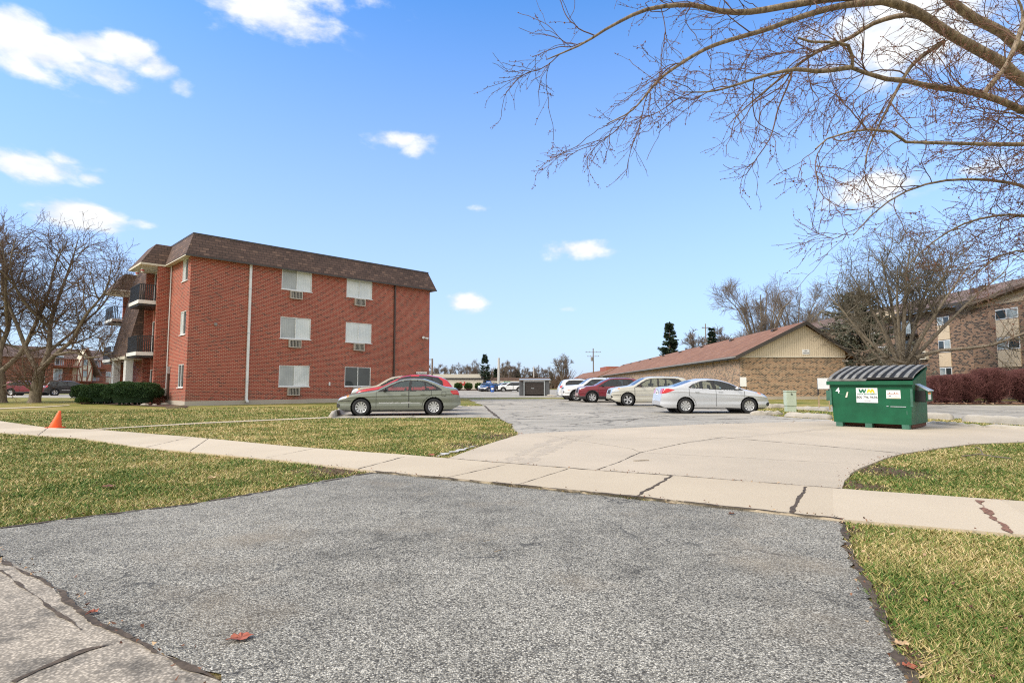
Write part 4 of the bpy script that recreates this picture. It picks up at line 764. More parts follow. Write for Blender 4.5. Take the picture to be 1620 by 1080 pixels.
def make_car(name,label,cat,sp,loc,heading,paintm,group=None,res=.02,NS=56,detail=True):
    root=empty(name,(loc[0],loc[1],.012),heading,label,cat,group)
    L,W,top,bot=sp['L'],sp['W'],sp['top'],sp['bot']; xf,xr,Rw=sp['xf'],sp['xr'],sp['R']; belt=sp['belt']; dlo=sp['dlo']; Ra=Rw*1.17
    n=int(L/res); xs=np.unique(np.concatenate([np.linspace(0,.25,int(.25/res*2.2)),np.linspace(.25,L-.25,n),np.linspace(L-.25,L,int(.25/res*2.2))]))
    zt=smooth_profile(top,xs,sp.get('sig',.045)); zb=smooth_profile(bot,xs,.05); zt=np.maximum(zt,zb+.12)
    fr,rr=sp.get('fr',.85),sp.get('rr',.75); fk,rk=sp.get('fk',.26),sp.get('rk',.2)
    def hw(x): return W/2*(1-fk*np.clip(1-x/fr,0,1)**2.3-rk*np.clip((x-(L-rr))/rr,0,1)**2.6)
    bz=np.interp(xs,[p[0] for p in belt],[p[1] for p in belt])
    def wid(x,z,b,h,ztop):
        z=np.asarray(z,float); w=h*np.ones_like(z)
        w=w*(1-.035*np.clip((z-.62)/(b-.62+1e-6),0,1)**2)-.035*np.clip((.42-z)/.2,0,1)**2
        w=w-np.clip(z-b,0,None)*sp.get('tumble',.42); r=np.where(ztop>b+.15,.075,.09); q=np.clip(1-(ztop-z)/r,0,1); w=w-r*(1-np.sqrt(np.clip(1-q*q,0,1)))
        # character line
        w=w+.012*np.exp(-((z-(b-.16))/.03)**2)-.012*np.exp(-((z-.5)/.09)**2)
        return w
    NT_=12; NB=4; K=NB+NS+NT_
    s=np.linspace(0,1,NS); m=len(xs); Hh=np.zeros((m,K,3)); 
    zz=zb[:,None]+(zt-zb)[:,None]*s[None]; Wd=wid(xs[:,None],zz,bz[:,None],hw(xs)[:,None],zt[:,None])
    Hh[:,:,0]=xs[:,None]
    for k in range(NB): Hh[:,k,1]=Wd[:,0]*k/NB; Hh[:,k,2]=zb
    Hh[:,NB:NB+NS,1]=Wd; Hh[:,NB:NB+NS,2]=zz
    wt=Wd[:,-1]; crown=sp.get('crown',.035)
    for k in range(NT_):
        f=1-(k+1)/NT_; f=f**.85 if k<NT_-1 else 0; Hh[:,NB+NS+k,1]=wt*f; Hh[:,NB+NS+k,2]=zt+crown*(1-f*f)*np.clip(wt/.6,0,1)
    full=np.concatenate([Hh,Hh[:,-2:0:-1]*np.array([1,-1,1])],1); Kf=full.shape[1]
    V=full.reshape(-1,3).copy(); i,j=np.meshgrid(np.arange(m-1),np.arange(Kf),indexing='ij'); j2=(j+1)%Kf
    F=np.stack([i*Kf+j,(i+1)*Kf+j,(i+1)*Kf+j2,i*Kf+j2],-1).reshape(-1,4); c=V[F].mean(1); x,y,z=c[:,0],c[:,1],c[:,2]; ay=np.abs(y); jj=j.ravel(); jm=np.where(jj<K,jj,Kf-jj-0)
    side=(jm>=NB)&(jm<NB+NS-1)|((jj>=K)&(Kf-jj-1>=NB)&(Kf-jj-1<NB+NS-1)); topm=((jj>=NB+NS-1)&(jj<Kf-NB-NS+1)); side&=~topm
    cls=np.zeros(len(F),int)  # 0 body
    names={0:('body',paintm)}
    wtf=np.interp(x,xs,wt); ztf=np.interp(x,xs,zt); btf=np.interp(x,[p[0] for p in belt],[p[1] for p in belt])
    # doors
    bd=sp['doors']; sill=sp.get('sill',.3)
    did=10
    for q,(d0,d1) in enumerate(zip(bd[:-1],bd[1:])):
        for sg in (1,-1):
            mk=side&(np.sign(y)==sg)&(x>d0+.0)&(x<d1)&(z>sill)&(z<btf-.01)
            if q==len(bd)-2: mk&=~(np.hypot(x-xr,z-Rw)<Ra+.06)
            cls[mk]=did; names[did]=('door',paintm); did+=1
    # trim round the side glass, then panes
    tr=side&pin(x,z,dlo); cls[tr]=2; names[2]=('window_trim','car_plastic')
    wid_=30
    for pane in sp['panes']:
        for sg in (1,-1):
            mk=side&(np.sign(y)==sg)&pin(x,z,pane); cls[mk]=wid_; names[wid_]=('side_window',sp.get('glass','car_glass')); wid_+=1
    x0,x1=sp['ws']; mk=(topm|side)&(x>x0)&(x<x1)&(z>ztf-.03)&(ay<wtf-.035); cls[mk]=3; names[3]=('windshield','car_glass')
    x0,x1=sp['rw']; mk=(topm|side)&(x>x0)&(x<x1)&(z>ztf-.03)&(ay<wtf-.06); cls[mk]=4; names[4]=('rear_window',sp.get('glass','car_glass'))
    # seams
    seam=np.zeros(len(F),bool)
    for d in bd: seam|=side&(np.abs(x-d)<res*.5)&(z>sill)&(z<btf)&~(np.hypot(x-xr,z-Rw)<Ra+.06)
    seam|=side&(np.abs(np.hypot(x-xr,z-Rw)-Ra-.06)<res*.5)&(x<bd[-1])&(x>bd[-1]-.5)&(z>sill)
    if 'fuel' in sp:
        fx,fz=sp['fuel']; dd=np.maximum(np.abs(x-fx),np.abs(z-fz)); seam|=side&(np.abs(dd-.085)<res*.45)
    bs=sp.get('bump_seam'); 
    if bs: seam|=side&(x<.55)&(np.abs(z-bs)<.012)&(x>.12)
    cls[seam&(cls!=2)&(cls<30)]=5; names[5]=('panel_gap','grille_dark')
    if sp.get('strip'): zl=sp['strip']; mk=side&(np.abs(z-zl)<.018)&(x>bd[0]+.1)&(x<xr-Ra-.15); cls[mk]=6; names[6]=('side_moulding',sp.get('stripm','rim_silver'))
    # cladding
    if sp.get('clad'):
        mk=side&((z<sp['clad'])|((np.hypot(x-xf,z-Rw)<Ra+.07)&(z<Rw+Ra+.1))|((np.hypot(x-xr,z-Rw)<Ra+.07))); cls[mk]=7; names[7]=('cladding','car_plastic')
    else:
        mk=side&(z<.235); cls[mk]=7; names[7]=('sill','car_plastic')
    # fascia
    g0,g1,gw=sp['grille']; mk=(topm|side)&(x<.35)&(z>g0)&(z<g1)&(ay<gw); cls[mk]=8; names[8]=('grille','grille_dark')
    l0,l1,lw=sp.get('lower',(.28,.42,.5)); mk=(x<.3)&(z>l0)&(z<l1)&(ay<lw)&(jm>=NB); cls[mk]=8
    hl=sp['head']; mk=(topm|side)&pin(x,z,hl)&(ay>W/2*.52); cls[mk]=40; 
    for sg in (1,-1): q=mk&(np.sign(y)==sg); cls[q]=40+(sg>0); names[40+(sg>0)]=('headlight','head_lens')
    if 'amber' in sp: q=(topm|side)&pin(x,z,sp['amber'])&(ay>W/2*.52); cls[q]=9; names[9]=('marker_light','amber_lens')
    if 'fog' in sp: fx,fz,fr_=sp['fog']; q=(x<fx+.3)&(np.hypot(z-fz,ay-W/2*.74)<fr_); cls[q]=45; names[45]=('fog_lamp','grille_dark')
    tl=sp['tail']; mk=(topm|side)&pin(x,z,tl)&(ay>W/2*sp.get('tailw',.5)); 
    for sg in (1,-1): q=mk&(np.sign(y)==sg); cls[q]=42+(sg>0); names[42+(sg>0)]=('taillight','tail_lens')
    arch=side&((np.hypot(x-xf,z-Rw)<Ra)|(np.hypot(x-xr,z-Rw)<Ra)); cls[arch]=-1
    bot_=(jm<NB)|((jj>=K)&(Kf-jj-1<NB)); bot_=(~side)&(~topm); cls[bot_&(cls!=-1)]=46; names[46]=('underbody','rim_dark')
    cls[bot_&((np.abs(x-xf)<Ra)|(np.abs(x-xr)<Ra))&(ay>W/2-.32)]=-1
    X=V.copy(); X[:,0]=L/2-X[:,0]; X[:,1]=X[:,1]; F=F
    doors={}
    for cid,(nm,mt) in sorted(names.items()):
        f=F[cls==cid]
        if not len(f) or cid==5: continue
        if cid==0: # close the ends
            pass
        u,inv=np.unique(f,return_inverse=True); ob=rawmesh(nm,X[u],inv.reshape(f.shape),mt,root,smooth=True,uv=False)
        if nm=='door': doors[cid]=ob
        if cid==0:
            f5=F[cls==5]
            if len(f5):
                bpy.data.meshes.remove(ob.data); fa=np.concatenate([f,f5]); u,inv=np.unique(fa,return_inverse=True); ob=rawmesh(nm,X[u],inv.reshape(fa.shape),mt,root,smooth=True,uv=False); ob.data.materials.append(M('grille_dark')); mi=np.zeros(len(fa),np.int32); mi[len(f):]=1; ob.data.polygons.foreach_set('material_index',mi)
    caps=MB(); cap2=MB()
    for e in (0,m-1): ring=[tuple(q) for q in X[e*Kf:(e+1)*Kf]]; (caps if e==0 else cap2).poly(ring if e==0 else ring[::-1])
    caps.build('bumper',sp.get('bumperm',paintm),root); cap2.build('bumper',sp.get('bumperm',paintm),root)
    # mechanicals
    td,rd,bd_=wheel_meshes(Rw,sp['rim'])
    for xc in (xf,xr):
        for sg in (1,-1):
            w=bpy.data.objects.new('wheel',td); COL.objects.link(w); w.parent=root; w.location=(L/2-xc,sg*(W/2-.13),Rw); w.rotation_euler=(0,random.uniform(0,1),0 if sg>0 else PI)
            for dt,nm in ((rd,'rim'),(bd_,'brake_disc')): r_=bpy.data.objects.new(nm,dt); COL.objects.link(r_); r_.parent=w
    for xc in (xf,xr):
        for sg in (1,-1):
            h=MB(); prof=[(Ra+.01,sg*(W/2-.04)),(Ra+.01,sg*(W/2-.36)),(.01,sg*(W/2-.37))]; h.lathe(prof,(L/2-xc,0,Rw),'y',28); h.build('wheel_housing','rim_dark',root)
    MB().box(-L/2+.35,L/2-.35,-W/2+.4,W/2-.4,.2,.5).build('chassis','rim_dark',root); MB().box(-L/2+.7,L/2-1.3,-W/2+.12,W/2-.12,.502,.53).build('floor_pan','rim_dark',root)
    # cabin
    cx=[(sp['cab'][0],True),(sp['cab'][1],False)]
    for xc,front in cx:
        for sy in (-1,1):
            q=MB(); X0=L/2-xc; bz_=sp['belt'][0][1]; hh=sp.get('seath',bz_+.02)
            q.hexa([(X0-.08,sy*.37-.24,.5),(X0+.06,sy*.37-.24,.5),(X0+.06,sy*.37+.24,.5),(X0-.08,sy*.37+.24,.5),(X0-.3,sy*.37-.22,hh),(X0-.18,sy*.37-.22,hh),(X0-.18,sy*.37+.22,hh),(X0-.3,sy*.37+.22,hh)])
            q.hexa([(X0-.28,sy*.37-.12,hh+.03),(X0-.2,sy*.37-.12,hh+.03),(X0-.2,sy*.37+.12,hh+.03),(X0-.28,sy*.37+.12,hh+.03),(X0-.31,sy*.37-.1,hh+.2),(X0-.23,sy*.37-.1,hh+.2),(X0-.23,sy*.37+.1,hh+.2),(X0-.31,sy*.37+.1,hh+.2)])
            q.box(X0-.1,X0+.42,sy*.37-.25,sy*.37+.25,.5,.62); q.build('seat',sp.get('seatm','seat_fabric'),root,bevel=.02)
    q=MB(); q.box(L/2-sp['ws'][0]-.6,L/2-sp['ws'][0]-.0,-W/2+.16,W/2-.16,.55,sp['belt'][0][1]-.06); q.build('dashboard','grille_dark',root)
    q=MB(); 
    for k in range(14):
        a,b=2*PI*k/14,2*PI*(k+1)/14; xw=L/2-sp['cab'][0]+.45
        q.tube((xw+.07*math.sin(a),.37+.18*math.cos(a),sp['belt'][0][1]-.03+.16*math.sin(a)),(xw+.07*math.sin(b),.37+.18*math.cos(b),sp['belt'][0][1]-.03+.16*math.sin(b)),.013,n=5,caps=False)
    q.build('steering_wheel','grille_dark',root)
    # mirrors and handles
    mx=sp['mirror']
    for sg in (1,-1):
        q=MB(); wy=float(wid(mx[0],mx[1],np.interp(mx[0],[p[0] for p in belt],[p[1] for p in belt]),hw(mx[0]),1.5)); q.hexa([(L/2-mx[0]-.1,sg*(wy-.03),mx[1]-.02),(L/2-mx[0]+.02,sg*(wy-.03),mx[1]-.02),(L/2-mx[0]+.03,sg*(wy+.2),mx[1]-.03),(L/2-mx[0]-.07,sg*(wy+.2),mx[1]-.03),(L/2-mx[0]-.09,sg*(wy-.01),mx[1]+.06),(L/2-mx[0]+.0,sg*(wy-.01),mx[1]+.06),(L/2-mx[0]+.0,sg*(wy+.19),mx[1]+.11),(L/2-mx[0]-.07,sg*(wy+.19),mx[1]+.11)])
        q.build('side_mirror',sp.get('mirrorm',paintm),root,bevel=.02,smooth=True)
    for cid,ob in doors.items():
        q_=(cid-10)//2; sg=1 if (cid-10)%2==0 else -1; hx=bd[q_+1]-.2-(.12 if q_ else 0); hz=sp.get('hz',.86); wy=float(wid(hx,hz,np.interp(hx,[p[0] for p in belt],[p[1] for p in belt]),hw(hx),1.5))
        q=MB(); q.box(L/2-hx-.1,L/2-hx+.1,min(sg*wy,sg*(wy+.03)),max(sg*wy,sg*(wy+.03)),hz-.014,hz+.014); hd=q.build('handle',sp.get('handlem',paintm),ob,bevel=.008); q=MB(); q.box(L/2-hx-.06,L/2-hx+.06,min(sg*(wy-.004),sg*(wy+.004)),max(sg*(wy-.004),sg*(wy+.004)),hz-.035,hz-.016)
    if sp.get('plate'):
        xx,pz=sp['plate']; sgn=1 if xx>L/2 else -1; q=MB(); a=L/2-xx; q.box(min(a,a-.012*sgn),max(a,a-.012*sgn),-.16,.16,pz-.08,pz+.08); q.build('license_plate','sign_white',root); q=MB(); a2=a-.016*sgn
        q.box(min(a,a2),max(a,a2),-.11,.11,pz-.025,pz+.03); q.build('plate_print','label_grey',root)
    if sp.get('rack'):
        for sg in (1,-1):
            q=MB(); p=sp['rack']; zr=max(t_[1] for t_ in top); yy=sg*(float(np.interp(L*.5,xs,wt))-.03); pr=[(L/2-p[0],yy,zr-.0),(L/2-p[0]-.12,yy,zr+.05),(L/2-p[1]+.12,yy,zr+.05),(L/2-p[1],yy,zr-.02)]
            for a,b in zip(pr[:-1],pr[1:]): q.tube(a,b,.016,n=6)
            q.build('roof_rail',sp.get('rackm','car_plastic'),root)
    if sp.get('emblem'): q=MB(); a=L/2-sp['emblem'][0]; q.lathe([(.001,.0),(.06,0),(.06,.012)],(0,0,0),'y',12); e=q.build('emblem','rim_silver',root); e.rotation_euler=(0,0,-PI/2 if sp['emblem'][0]<L/2 else PI/2); e.location=(a,0,sp['emblem'][1])
    return root
SEDAN=dict(L=4.8,W=1.83,R=.335,xf=.93,xr=3.72,rim='ten',top=[(0,.5),(.03,.63),(.1,.7),(.4,.79),(.8,.87),(1.4,.955),(1.55,1.0),(2.1,1.28),(2.5,1.415),(2.95,1.45),(3.35,1.425),(3.75,1.3),(4.15,1.12),(4.35,1.08),(4.66,1.05),(4.72,.98),(4.77,.75),(4.8,.55)],
 bot=[(0,.34),(.25,.2),(.5,.17),(4.4,.2),(4.8,.42)],belt=[(0,.86),(1.5,.93),(3.0,.96),(4.1,1.0),(4.8,1.02)],
 dlo=[(1.5,.925),(1.95,1.14),(2.35,1.33),(2.7,1.385),(3.1,1.385),(3.45,1.33),(3.8,1.17),(4.03,1.03),(4.05,.99),(3.6,.965),(2.6,.945)],
 panes=[[(1.72,.965),(2.02,1.14),(2.38,1.3),(2.7,1.355),(2.77,1.355),(2.72,.975)],[(2.84,.975),(2.88,1.355),(3.1,1.355),(3.36,1.315),(3.42,1.0),(3.3,.99)],[(3.46,1.0),(3.4,1.31),(3.5,1.27),(3.85,1.08),(3.87,1.03)]],
 ws=(1.5,2.38),rw=(3.5,4.16),doors=[1.5,2.75,3.62],mirror=(1.8,.97),grille=(.52,.68,.42),head=[(0,.6),(.02,.68),(.28,.79),(.5,.815),(.42,.7),(.2,.62)],amber=[(.36,.74),(.4,.8),(.5,.815),(.43,.72)],
 tail=[(4.36,.93),(4.4,.98),(4.9,1.0),(4.9,.78),(4.48,.82)],mirrorm='car_plastic',cab=(2.35,3.25),strip=.5,fuel=(4.12,.84),hz=.83,lower=(.26,.42,.55),bump_seam=.58,fog=(.1,.4,.08))
COMPACT=dict(SEDAN,mirrorm='paint_silver',L=4.65,W=1.78,R=.325,xf=.93,xr=3.62,rim='multi',top=[(0,.5),(.03,.62),(.1,.72),(.3,.83),(.7,.93),(1.1,1.02),(1.3,1.1),(1.75,1.31),(2.1,1.41),(2.5,1.445),(2.9,1.435),(3.3,1.36),(3.7,1.22),(4.05,1.115),(4.4,1.09),(4.52,1.06),(4.56,.9),(4.62,.72),(4.65,.5)],
 belt=[(0,.82),(1.1,.93),(2.2,.98),(3.7,1.08),(4.65,1.06)],dlo=[(1.13,.96),(1.45,1.13),(1.85,1.3),(2.2,1.375),(2.6,1.39),(2.95,1.35),(3.3,1.22),(3.5,1.09),(3.4,1.065),(2.3,1.0)],
 panes=[[(1.4,1.0),(1.62,1.15),(1.9,1.27),(2.2,1.345),(2.38,1.355),(2.3,1.03)],[(2.46,1.035),(2.53,1.355),(2.65,1.355),(2.93,1.32),(3.08,1.27),(3.04,1.07)],[(3.09,1.08),(3.13,1.24),(3.27,1.19),(3.4,1.09)]],
 ws=(1.2,1.98),rw=(3.28,4.02),doors=[1.12,2.33,3.45],mirror=(1.42,1.02),grille=(.5,.6,.4),head=[(0,.6),(.03,.7),(.35,.85),(.62,.9),(.5,.8),(.2,.66)],amber=[(.4,.8),(.44,.87),(.58,.9),(.52,.82)],
 tail=[(4.05,.99),(4.3,1.04),(4.7,1.03),(4.7,.8),(4.38,.86)],tailw=.42,cab=(1.95,2.85),strip=None,fuel=None or (9,9),hz=.9,plate=(4.60,.86),seath=1.0,bump_seam=None,emblem=(4.575,.98),lower=(.24,.4,.6),fog=(.1,.38,.09),seatm='seat_light')
SUV=dict(SEDAN,L=4.77,W=1.85,R=.37,xf=.95,xr=3.8,rim='five',top=[(0,.6),(.03,.8),(.08,.93),(.2,1.0),(.6,1.07),(1.15,1.13),(1.35,1.2),(1.75,1.45),(2.05,1.6),(2.5,1.66),(3.2,1.67),(4.0,1.64),(4.3,1.58),(4.45,1.35),(4.62,1.05),(4.7,.95),(4.77,.6)],
 bot=[(0,.42),(.25,.27),(.5,.22),(4.3,.25),(4.77,.45)],belt=[(0,.98),(1.3,1.06),(3.0,1.09),(4.77,1.13)],dlo=[(1.35,1.07),(1.7,1.3),(2.05,1.5),(2.4,1.58),(3.2,1.6),(3.9,1.55),(4.1,1.4),(4.22,1.17),(3.6,1.11)],
 panes=[[(1.6,1.11),(1.8,1.27),(2.08,1.45),(2.4,1.54),(2.68,1.55),(2.66,1.12)],[(2.76,1.12),(2.78,1.555),(3.1,1.56),(3.55,1.54),(3.62,1.15)],[(3.72,1.16),(3.66,1.53),(3.86,1.5),(4.02,1.38),(4.1,1.2)]],
 ws=(1.25,2.02),rw=(4.3,4.62),doors=[1.35,2.7,3.7],mirror=(1.68,1.12),grille=(.66,.92,.45),head=[(0,.74),(.03,.95),(.35,1.03),(.5,1.02),(.42,.86),(.15,.75)],amber=(lambda:[(.38,.96),(.4,1.02),(.5,1.03),(.47,.97)])(),tail=[(4.42,1.18),(4.9,1.2),(4.9,.88),(4.5,.92)],cab=(2.25,3.2),strip=.62,stripm='rim_silver',fuel=(9,9),hz=.98,seath=1.1,lower=(.4,.55,.6),bump_seam=.62,fog=(.14,.52,.1),sill=.4,sig=.04,fk=.2,rk=.13,tumble=.3,fr=.7,rr=.5)
CROSS=dict(SUV,L=4.6,R=.365,rim='six',clad=.44,xf=.95,xr=3.63,top=[(0,.62),(.03,.85),(.1,1.0),(.25,1.05),(.7,1.1),(1.2,1.15),(1.45,1.28),(1.85,1.5),(2.2,1.62),(2.6,1.68),(3.4,1.68),(3.95,1.62),(4.2,1.52),(4.38,1.2),(4.5,1.0),(4.6,.6)],
 panes=[[(1.62,1.12),(1.88,1.3),(2.12,1.46),(2.4,1.56),(2.66,1.57),(2.64,1.13)],[(2.73,1.13),(2.76,1.58),(3.1,1.58),(3.45,1.56),(3.5,1.15)],[(3.58,1.16),(3.54,1.55),(3.7,1.52),(3.88,1.38),(3.9,1.2)]],dlo=[(1.35,1.08),(1.75,1.32),(2.1,1.53),(2.4,1.6),(3.2,1.61),(3.75,1.56),(3.98,1.38),(4.02,1.18),(3.5,1.12)],doors=[1.38,2.68,3.6],rw=(4.2,4.46),tail=[(4.2,1.15),(4.8,1.17),(4.8,.92),(4.35,.98)],head=[(0,.9),(.03,.99),(.4,1.06),(.5,1.04),(.3,.96)],grille=(.6,.98,.5),strip=None,mirrorm='car_plastic',glass='tint_glass',rack=(2.2,3.9),amber=None or [(9,9),(9.1,9),(9,9.1)],ws=(1.35,2.12))
HATCH=dict(CROSS,clad=None,glass='tint_glass',rack=None,top=[(0,.55),(.03,.75),(.1,.88),(.3,.96),(.8,1.05),(1.25,1.12),(1.7,1.36),(2.15,1.58),(2.6,1.66),(3.3,1.65),(3.9,1.55),(4.2,1.42),(4.42,1.15),(4.54,.98),(4.6,.6)],rw=(4.0,4.42),mirrorm='paint_red',rim='five')
BOXY=dict(SUV,L=4.8,rim='five',top=[(0,.66),(.03,.95),(.07,1.08),(.2,1.13),(.7,1.16),(1.35,1.2),(1.5,1.3),(1.85,1.56),(2.05,1.66),(2.5,1.71),(3.6,1.71),(4.3,1.67),(4.5,1.6),(4.65,1.2),(4.73,1.0),(4.8,.6)],clad=.42,R=.385,head=[(0,.93),(.02,1.02),(.3,1.07),(.45,1.05),(.3,.98)],grille=(.9,1.03,.5),lower=(.45,.7,.5),amber=[(.36,.8),(.36,.86),(.44,.86),(.44,.8)],glass='tint_glass',strip=None,rack=(2.2,4.3),fog=(.14,.68,.1),
 panes=[[(1.7,1.13),(1.92,1.32),(2.15,1.52),(2.4,1.6),(2.68,1.61),(2.66,1.14)],[(2.76,1.14),(2.78,1.61),(3.1,1.61),(3.62,1.6),(3.66,1.16)],[(3.78,1.17),(3.74,1.59),(4.1,1.57),(4.25,1.45),(4.3,1.2)]],dlo=[(1.45,1.1),(1.8,1.35),(2.1,1.58),(2.4,1.64),(3.4,1.65),(4.15,1.62),(4.35,1.45),(4.42,1.18),(3.6,1.12)],doors=[1.45,2.72,3.75],ws=(1.42,2.05))
gL='cars parked beside the red brick block'; gR='cars parked along the garage row'; gF='cars in the far lot'
make_car('parked_car','sage green sedan parked nearest the red brick building, behind the grass island','car',SEDAN,(-4.55,23.25),R(190),'paint_sage',gL)
make_car('parked_car','bright red hatchback SUV parked just behind the sage green sedan','car',HATCH,(-5.0,26.9),R(189),'paint_red',gL,res=.025,NS=44)
make_car('parked_car','tan crossover farthest of the three cars by the brick wall','car',dict(SUV,clad=None),(-6.0,30.2),R(189),'paint_tan',gL,res=.03,NS=40)
make_car('parked_car','silver compact sedan facing right in front of the garage row','car',COMPACT,(8.62,25.0),R(0),'paint_silver',gR)
make_car('parked_car','cream colored SUV facing left behind the silver sedan','car',dict(SUV,plate=(.03,.5)),(8.05,33.6),R(181),'paint_cream',gR)
make_car('parked_car','dark red crossover with black wheel arches between cream and white SUVs','car',CROSS,(6.85,40.3),R(182),'paint_maroon',gR)
make_car('parked_car','white boxy SUV facing left just beyond the dark red crossover','car',BOXY,(6.2,43.6),R(183),'paint_white',gR,res=.025,NS=44)
make_car('parked_car','white SUV farthest along the garage row, mostly hidden behind the other white one','car',dict(CROSS,clad=None,mirrorm='paint_white'),(6.15,48.6),R(2),'paint_white',gR,res=.03,NS=40)
far=dict(res=.05,NS=30)
def fc(px,Y,sp,h,pm,lab,grp=gF,name='parked_car'):
    make_car(name,lab,'car',sp,(ray(px,609)[0]*Y,Y),R(h),pm,grp,**far)
fc(809,103,BOXY,180,'paint_white','white SUV side on beside the dark waste enclosure in the far lot')
fc(795,112,HATCH,205,'paint_silver','silver hatchback tucked behind the far white SUV')
fc(779,110,SEDAN,235,'paint_black','black sedan between silver hatchback and grey SUV in the far lot')
fc(769,114,SUV,250,'paint_grey','grey SUV leftmost in the far lot next to the beige shop')
fc(774,106,COMPACT,240,'paint_blue','dark blue compact car at the front left of the far lot')
fc(46,67,CROSS,10,'paint_maroon','dark red crossover parked on the street behind the left tree trunks','cars on the side street')
fc(111,67,dict(SUV,glass='tint_glass'),42,'paint_black','black SUV seen from behind between the trees and the clipped hedges','cars on the side street')
# ================================================================ TREES
def norm(a): return a/(np.linalg.norm(a,axis=-1,keepdims=True)+1e-9)
def tubes(P_,Rd,sides):
    n,k,_=P_.shape; T=norm(np.gradient(P_,axis=1)); ref=np.where(np.abs(T[:,:1,2:3])>.85,np.array([1.,0,0]),np.array([0,0,1.])); ref=np.broadcast_to(ref,T.shape)
    A=norm(np.cross(T,ref)); B_=np.cross(T,A); an=np.arange(sides)*2*PI/sides
    V=P_[:,:,None,:]+Rd[:,:,None,None]*(A[:,:,None,:]*np.cos(an)[None,None,:,None]+B_[:,:,None,:]*np.sin(an)[None,None,:,None])
    idx=np.arange(n*k*sides).reshape(n,k,sides); a=idx[:,:-1]; b=idx[:,1:]; F=np.stack([a,np.roll(a,-1,2),np.roll(b,-1,2),b],-1).reshape(-1,4); return V.reshape(-1,3),F
def merge(parts):
    Vs=[];Fs=[];o=0
    for V,F in parts: Vs.append(V);Fs.append(F+o);o+=len(V)
    return np.vstack(Vs),np.vstack(Fs)
def resample(pts,k):
    pts=np.array(pts,float); n=len(pts)
    if n>2:
        out=[]
        Pp=np.vstack([2*pts[0]-pts[1],pts,2*pts[-1]-pts[-2]])
        for i in range(n-1):
            p0,p1,p2,p3=Pp[i:i+4]
            for t in np.linspace(0,1,8,endpoint=False): out.append(.5*((2*p1)+(-p0+p2)*t+(2*p0-5*p1+4*p2-p3)*t*t+(-p0+3*p1-3*p2+p3)*t**3))
        out.append(pts[-1]); pts=np.array(out)
    s=np.concatenate([[0],np.cumsum(np.linalg.norm(np.diff(pts,axis=0),axis=1))]); u=np.linspace(0,s[-1],k); return np.stack([np.interp(u,s,pts[:,i]) for i in range(3)],1)
def kids(g,Pp,Rp,n,tr,ang,L0,L1,k,trop,wob,rs,tip,plan=None,pw=1.,bias=None):
    """n children on random parents. L falls from L0 near the parent's base to L1 at its tip"""
    m,K,_=Pp.shape; ln=np.linalg.norm(np.diff(Pp,axis=1),axis=2).sum(1); pr=ln/ln.sum(); idx=g.choice(m,n,p=pr); t=g.uniform(tr[0],tr[1],n)**pw; f=t*(K-1); i=np.minimum(f.astype(int),K-2); fr=(f-i)[:,None]
    pos=Pp[idx,i]*(1-fr)+Pp[idx,i+1]*fr; rad=(Rp[idx,i]*(1-fr[:,0])+Rp[idx,i+1]*fr[:,0]); T=norm(Pp[idx,i+1]-Pp[idx,i]); q=norm(np.cross(T,g.normal(size=(n,3)))); 
    if plan is not None: q=norm(q*np.array(plan))
    if bias is not None: q=norm(q+np.array(bias)*g.uniform(.3,1.2,(n,1)))
    a=g.uniform(ang[0],ang[1],n)[:,None]; d=norm(T*np.cos(a)+q*np.sin(a)); L=(L0+(L1-L0)*t)*g.uniform(.55,1.25,n); st=(L/(k-1))[:,None]
    pts=[pos]; 
    for j in range(k-1):
        d=norm(d+np.array(trop)*(1.0/(k-1))+g.normal(size=(n,3))*wob); pts.append(pts[-1]+d*st)
    Pc=np.stack(pts,1); r0=np.minimum(rad*.72,L*rs); u=np.linspace(0,1,k)[None]; Rc=r0[:,None]*(1-u)+tip*u; Rc=np.maximum(Rc,tip*.8); return Pc,Rc
def one(pts,r0,r1,k=10,flare=0):
    P_=resample(pts,k)[None]; u=np.linspace(0,1,k)[None]; Rd=r0*(1-u)**.9+r1*u
    if flare: Rd[0,0]*=1+flare; Rd[0,1]*=1+flare*.25
    return P_,Rd
def stackc(l):
    return np.concatenate([a for a,b in l]),np.concatenate([b for a,b in l])
def ground_tree(name,label,base,limbs,seed,levels,tm='bark_grey',cm='twig_brown',group=None,tipk=None,scale=1):
    """limbs: list of (points relative to base, r0, r1); levels: list of kids() argument dicts"""
    g=np.random.default_rng(seed); root=empty(name,(base[0],base[1],0),0,label,'tree',group)
    L0=[one([np.array(p)*scale for p in pts],r0*scale,r1*scale,14,fl) for pts,r0,r1,fl in limbs]; cur=stackc(L0); trunk=[tubes(cur[0],cur[1],10)]
    crown=[]
    for li,lv in enumerate(levels):
        lv=dict(lv); sd=lv.pop('sides',4); cur=kids(g,cur[0],cur[1],**lv); (trunk if li==0 and lv['rs']>.015 else crown).append(tubes(cur[0],cur[1],sd))
    V,F=merge(trunk); rawmesh('trunk',V,F,tm,root,smooth=True,uv=False); V,F=merge(crown); rawmesh('crown',V,F,cm,root,smooth=True,uv=False); return root
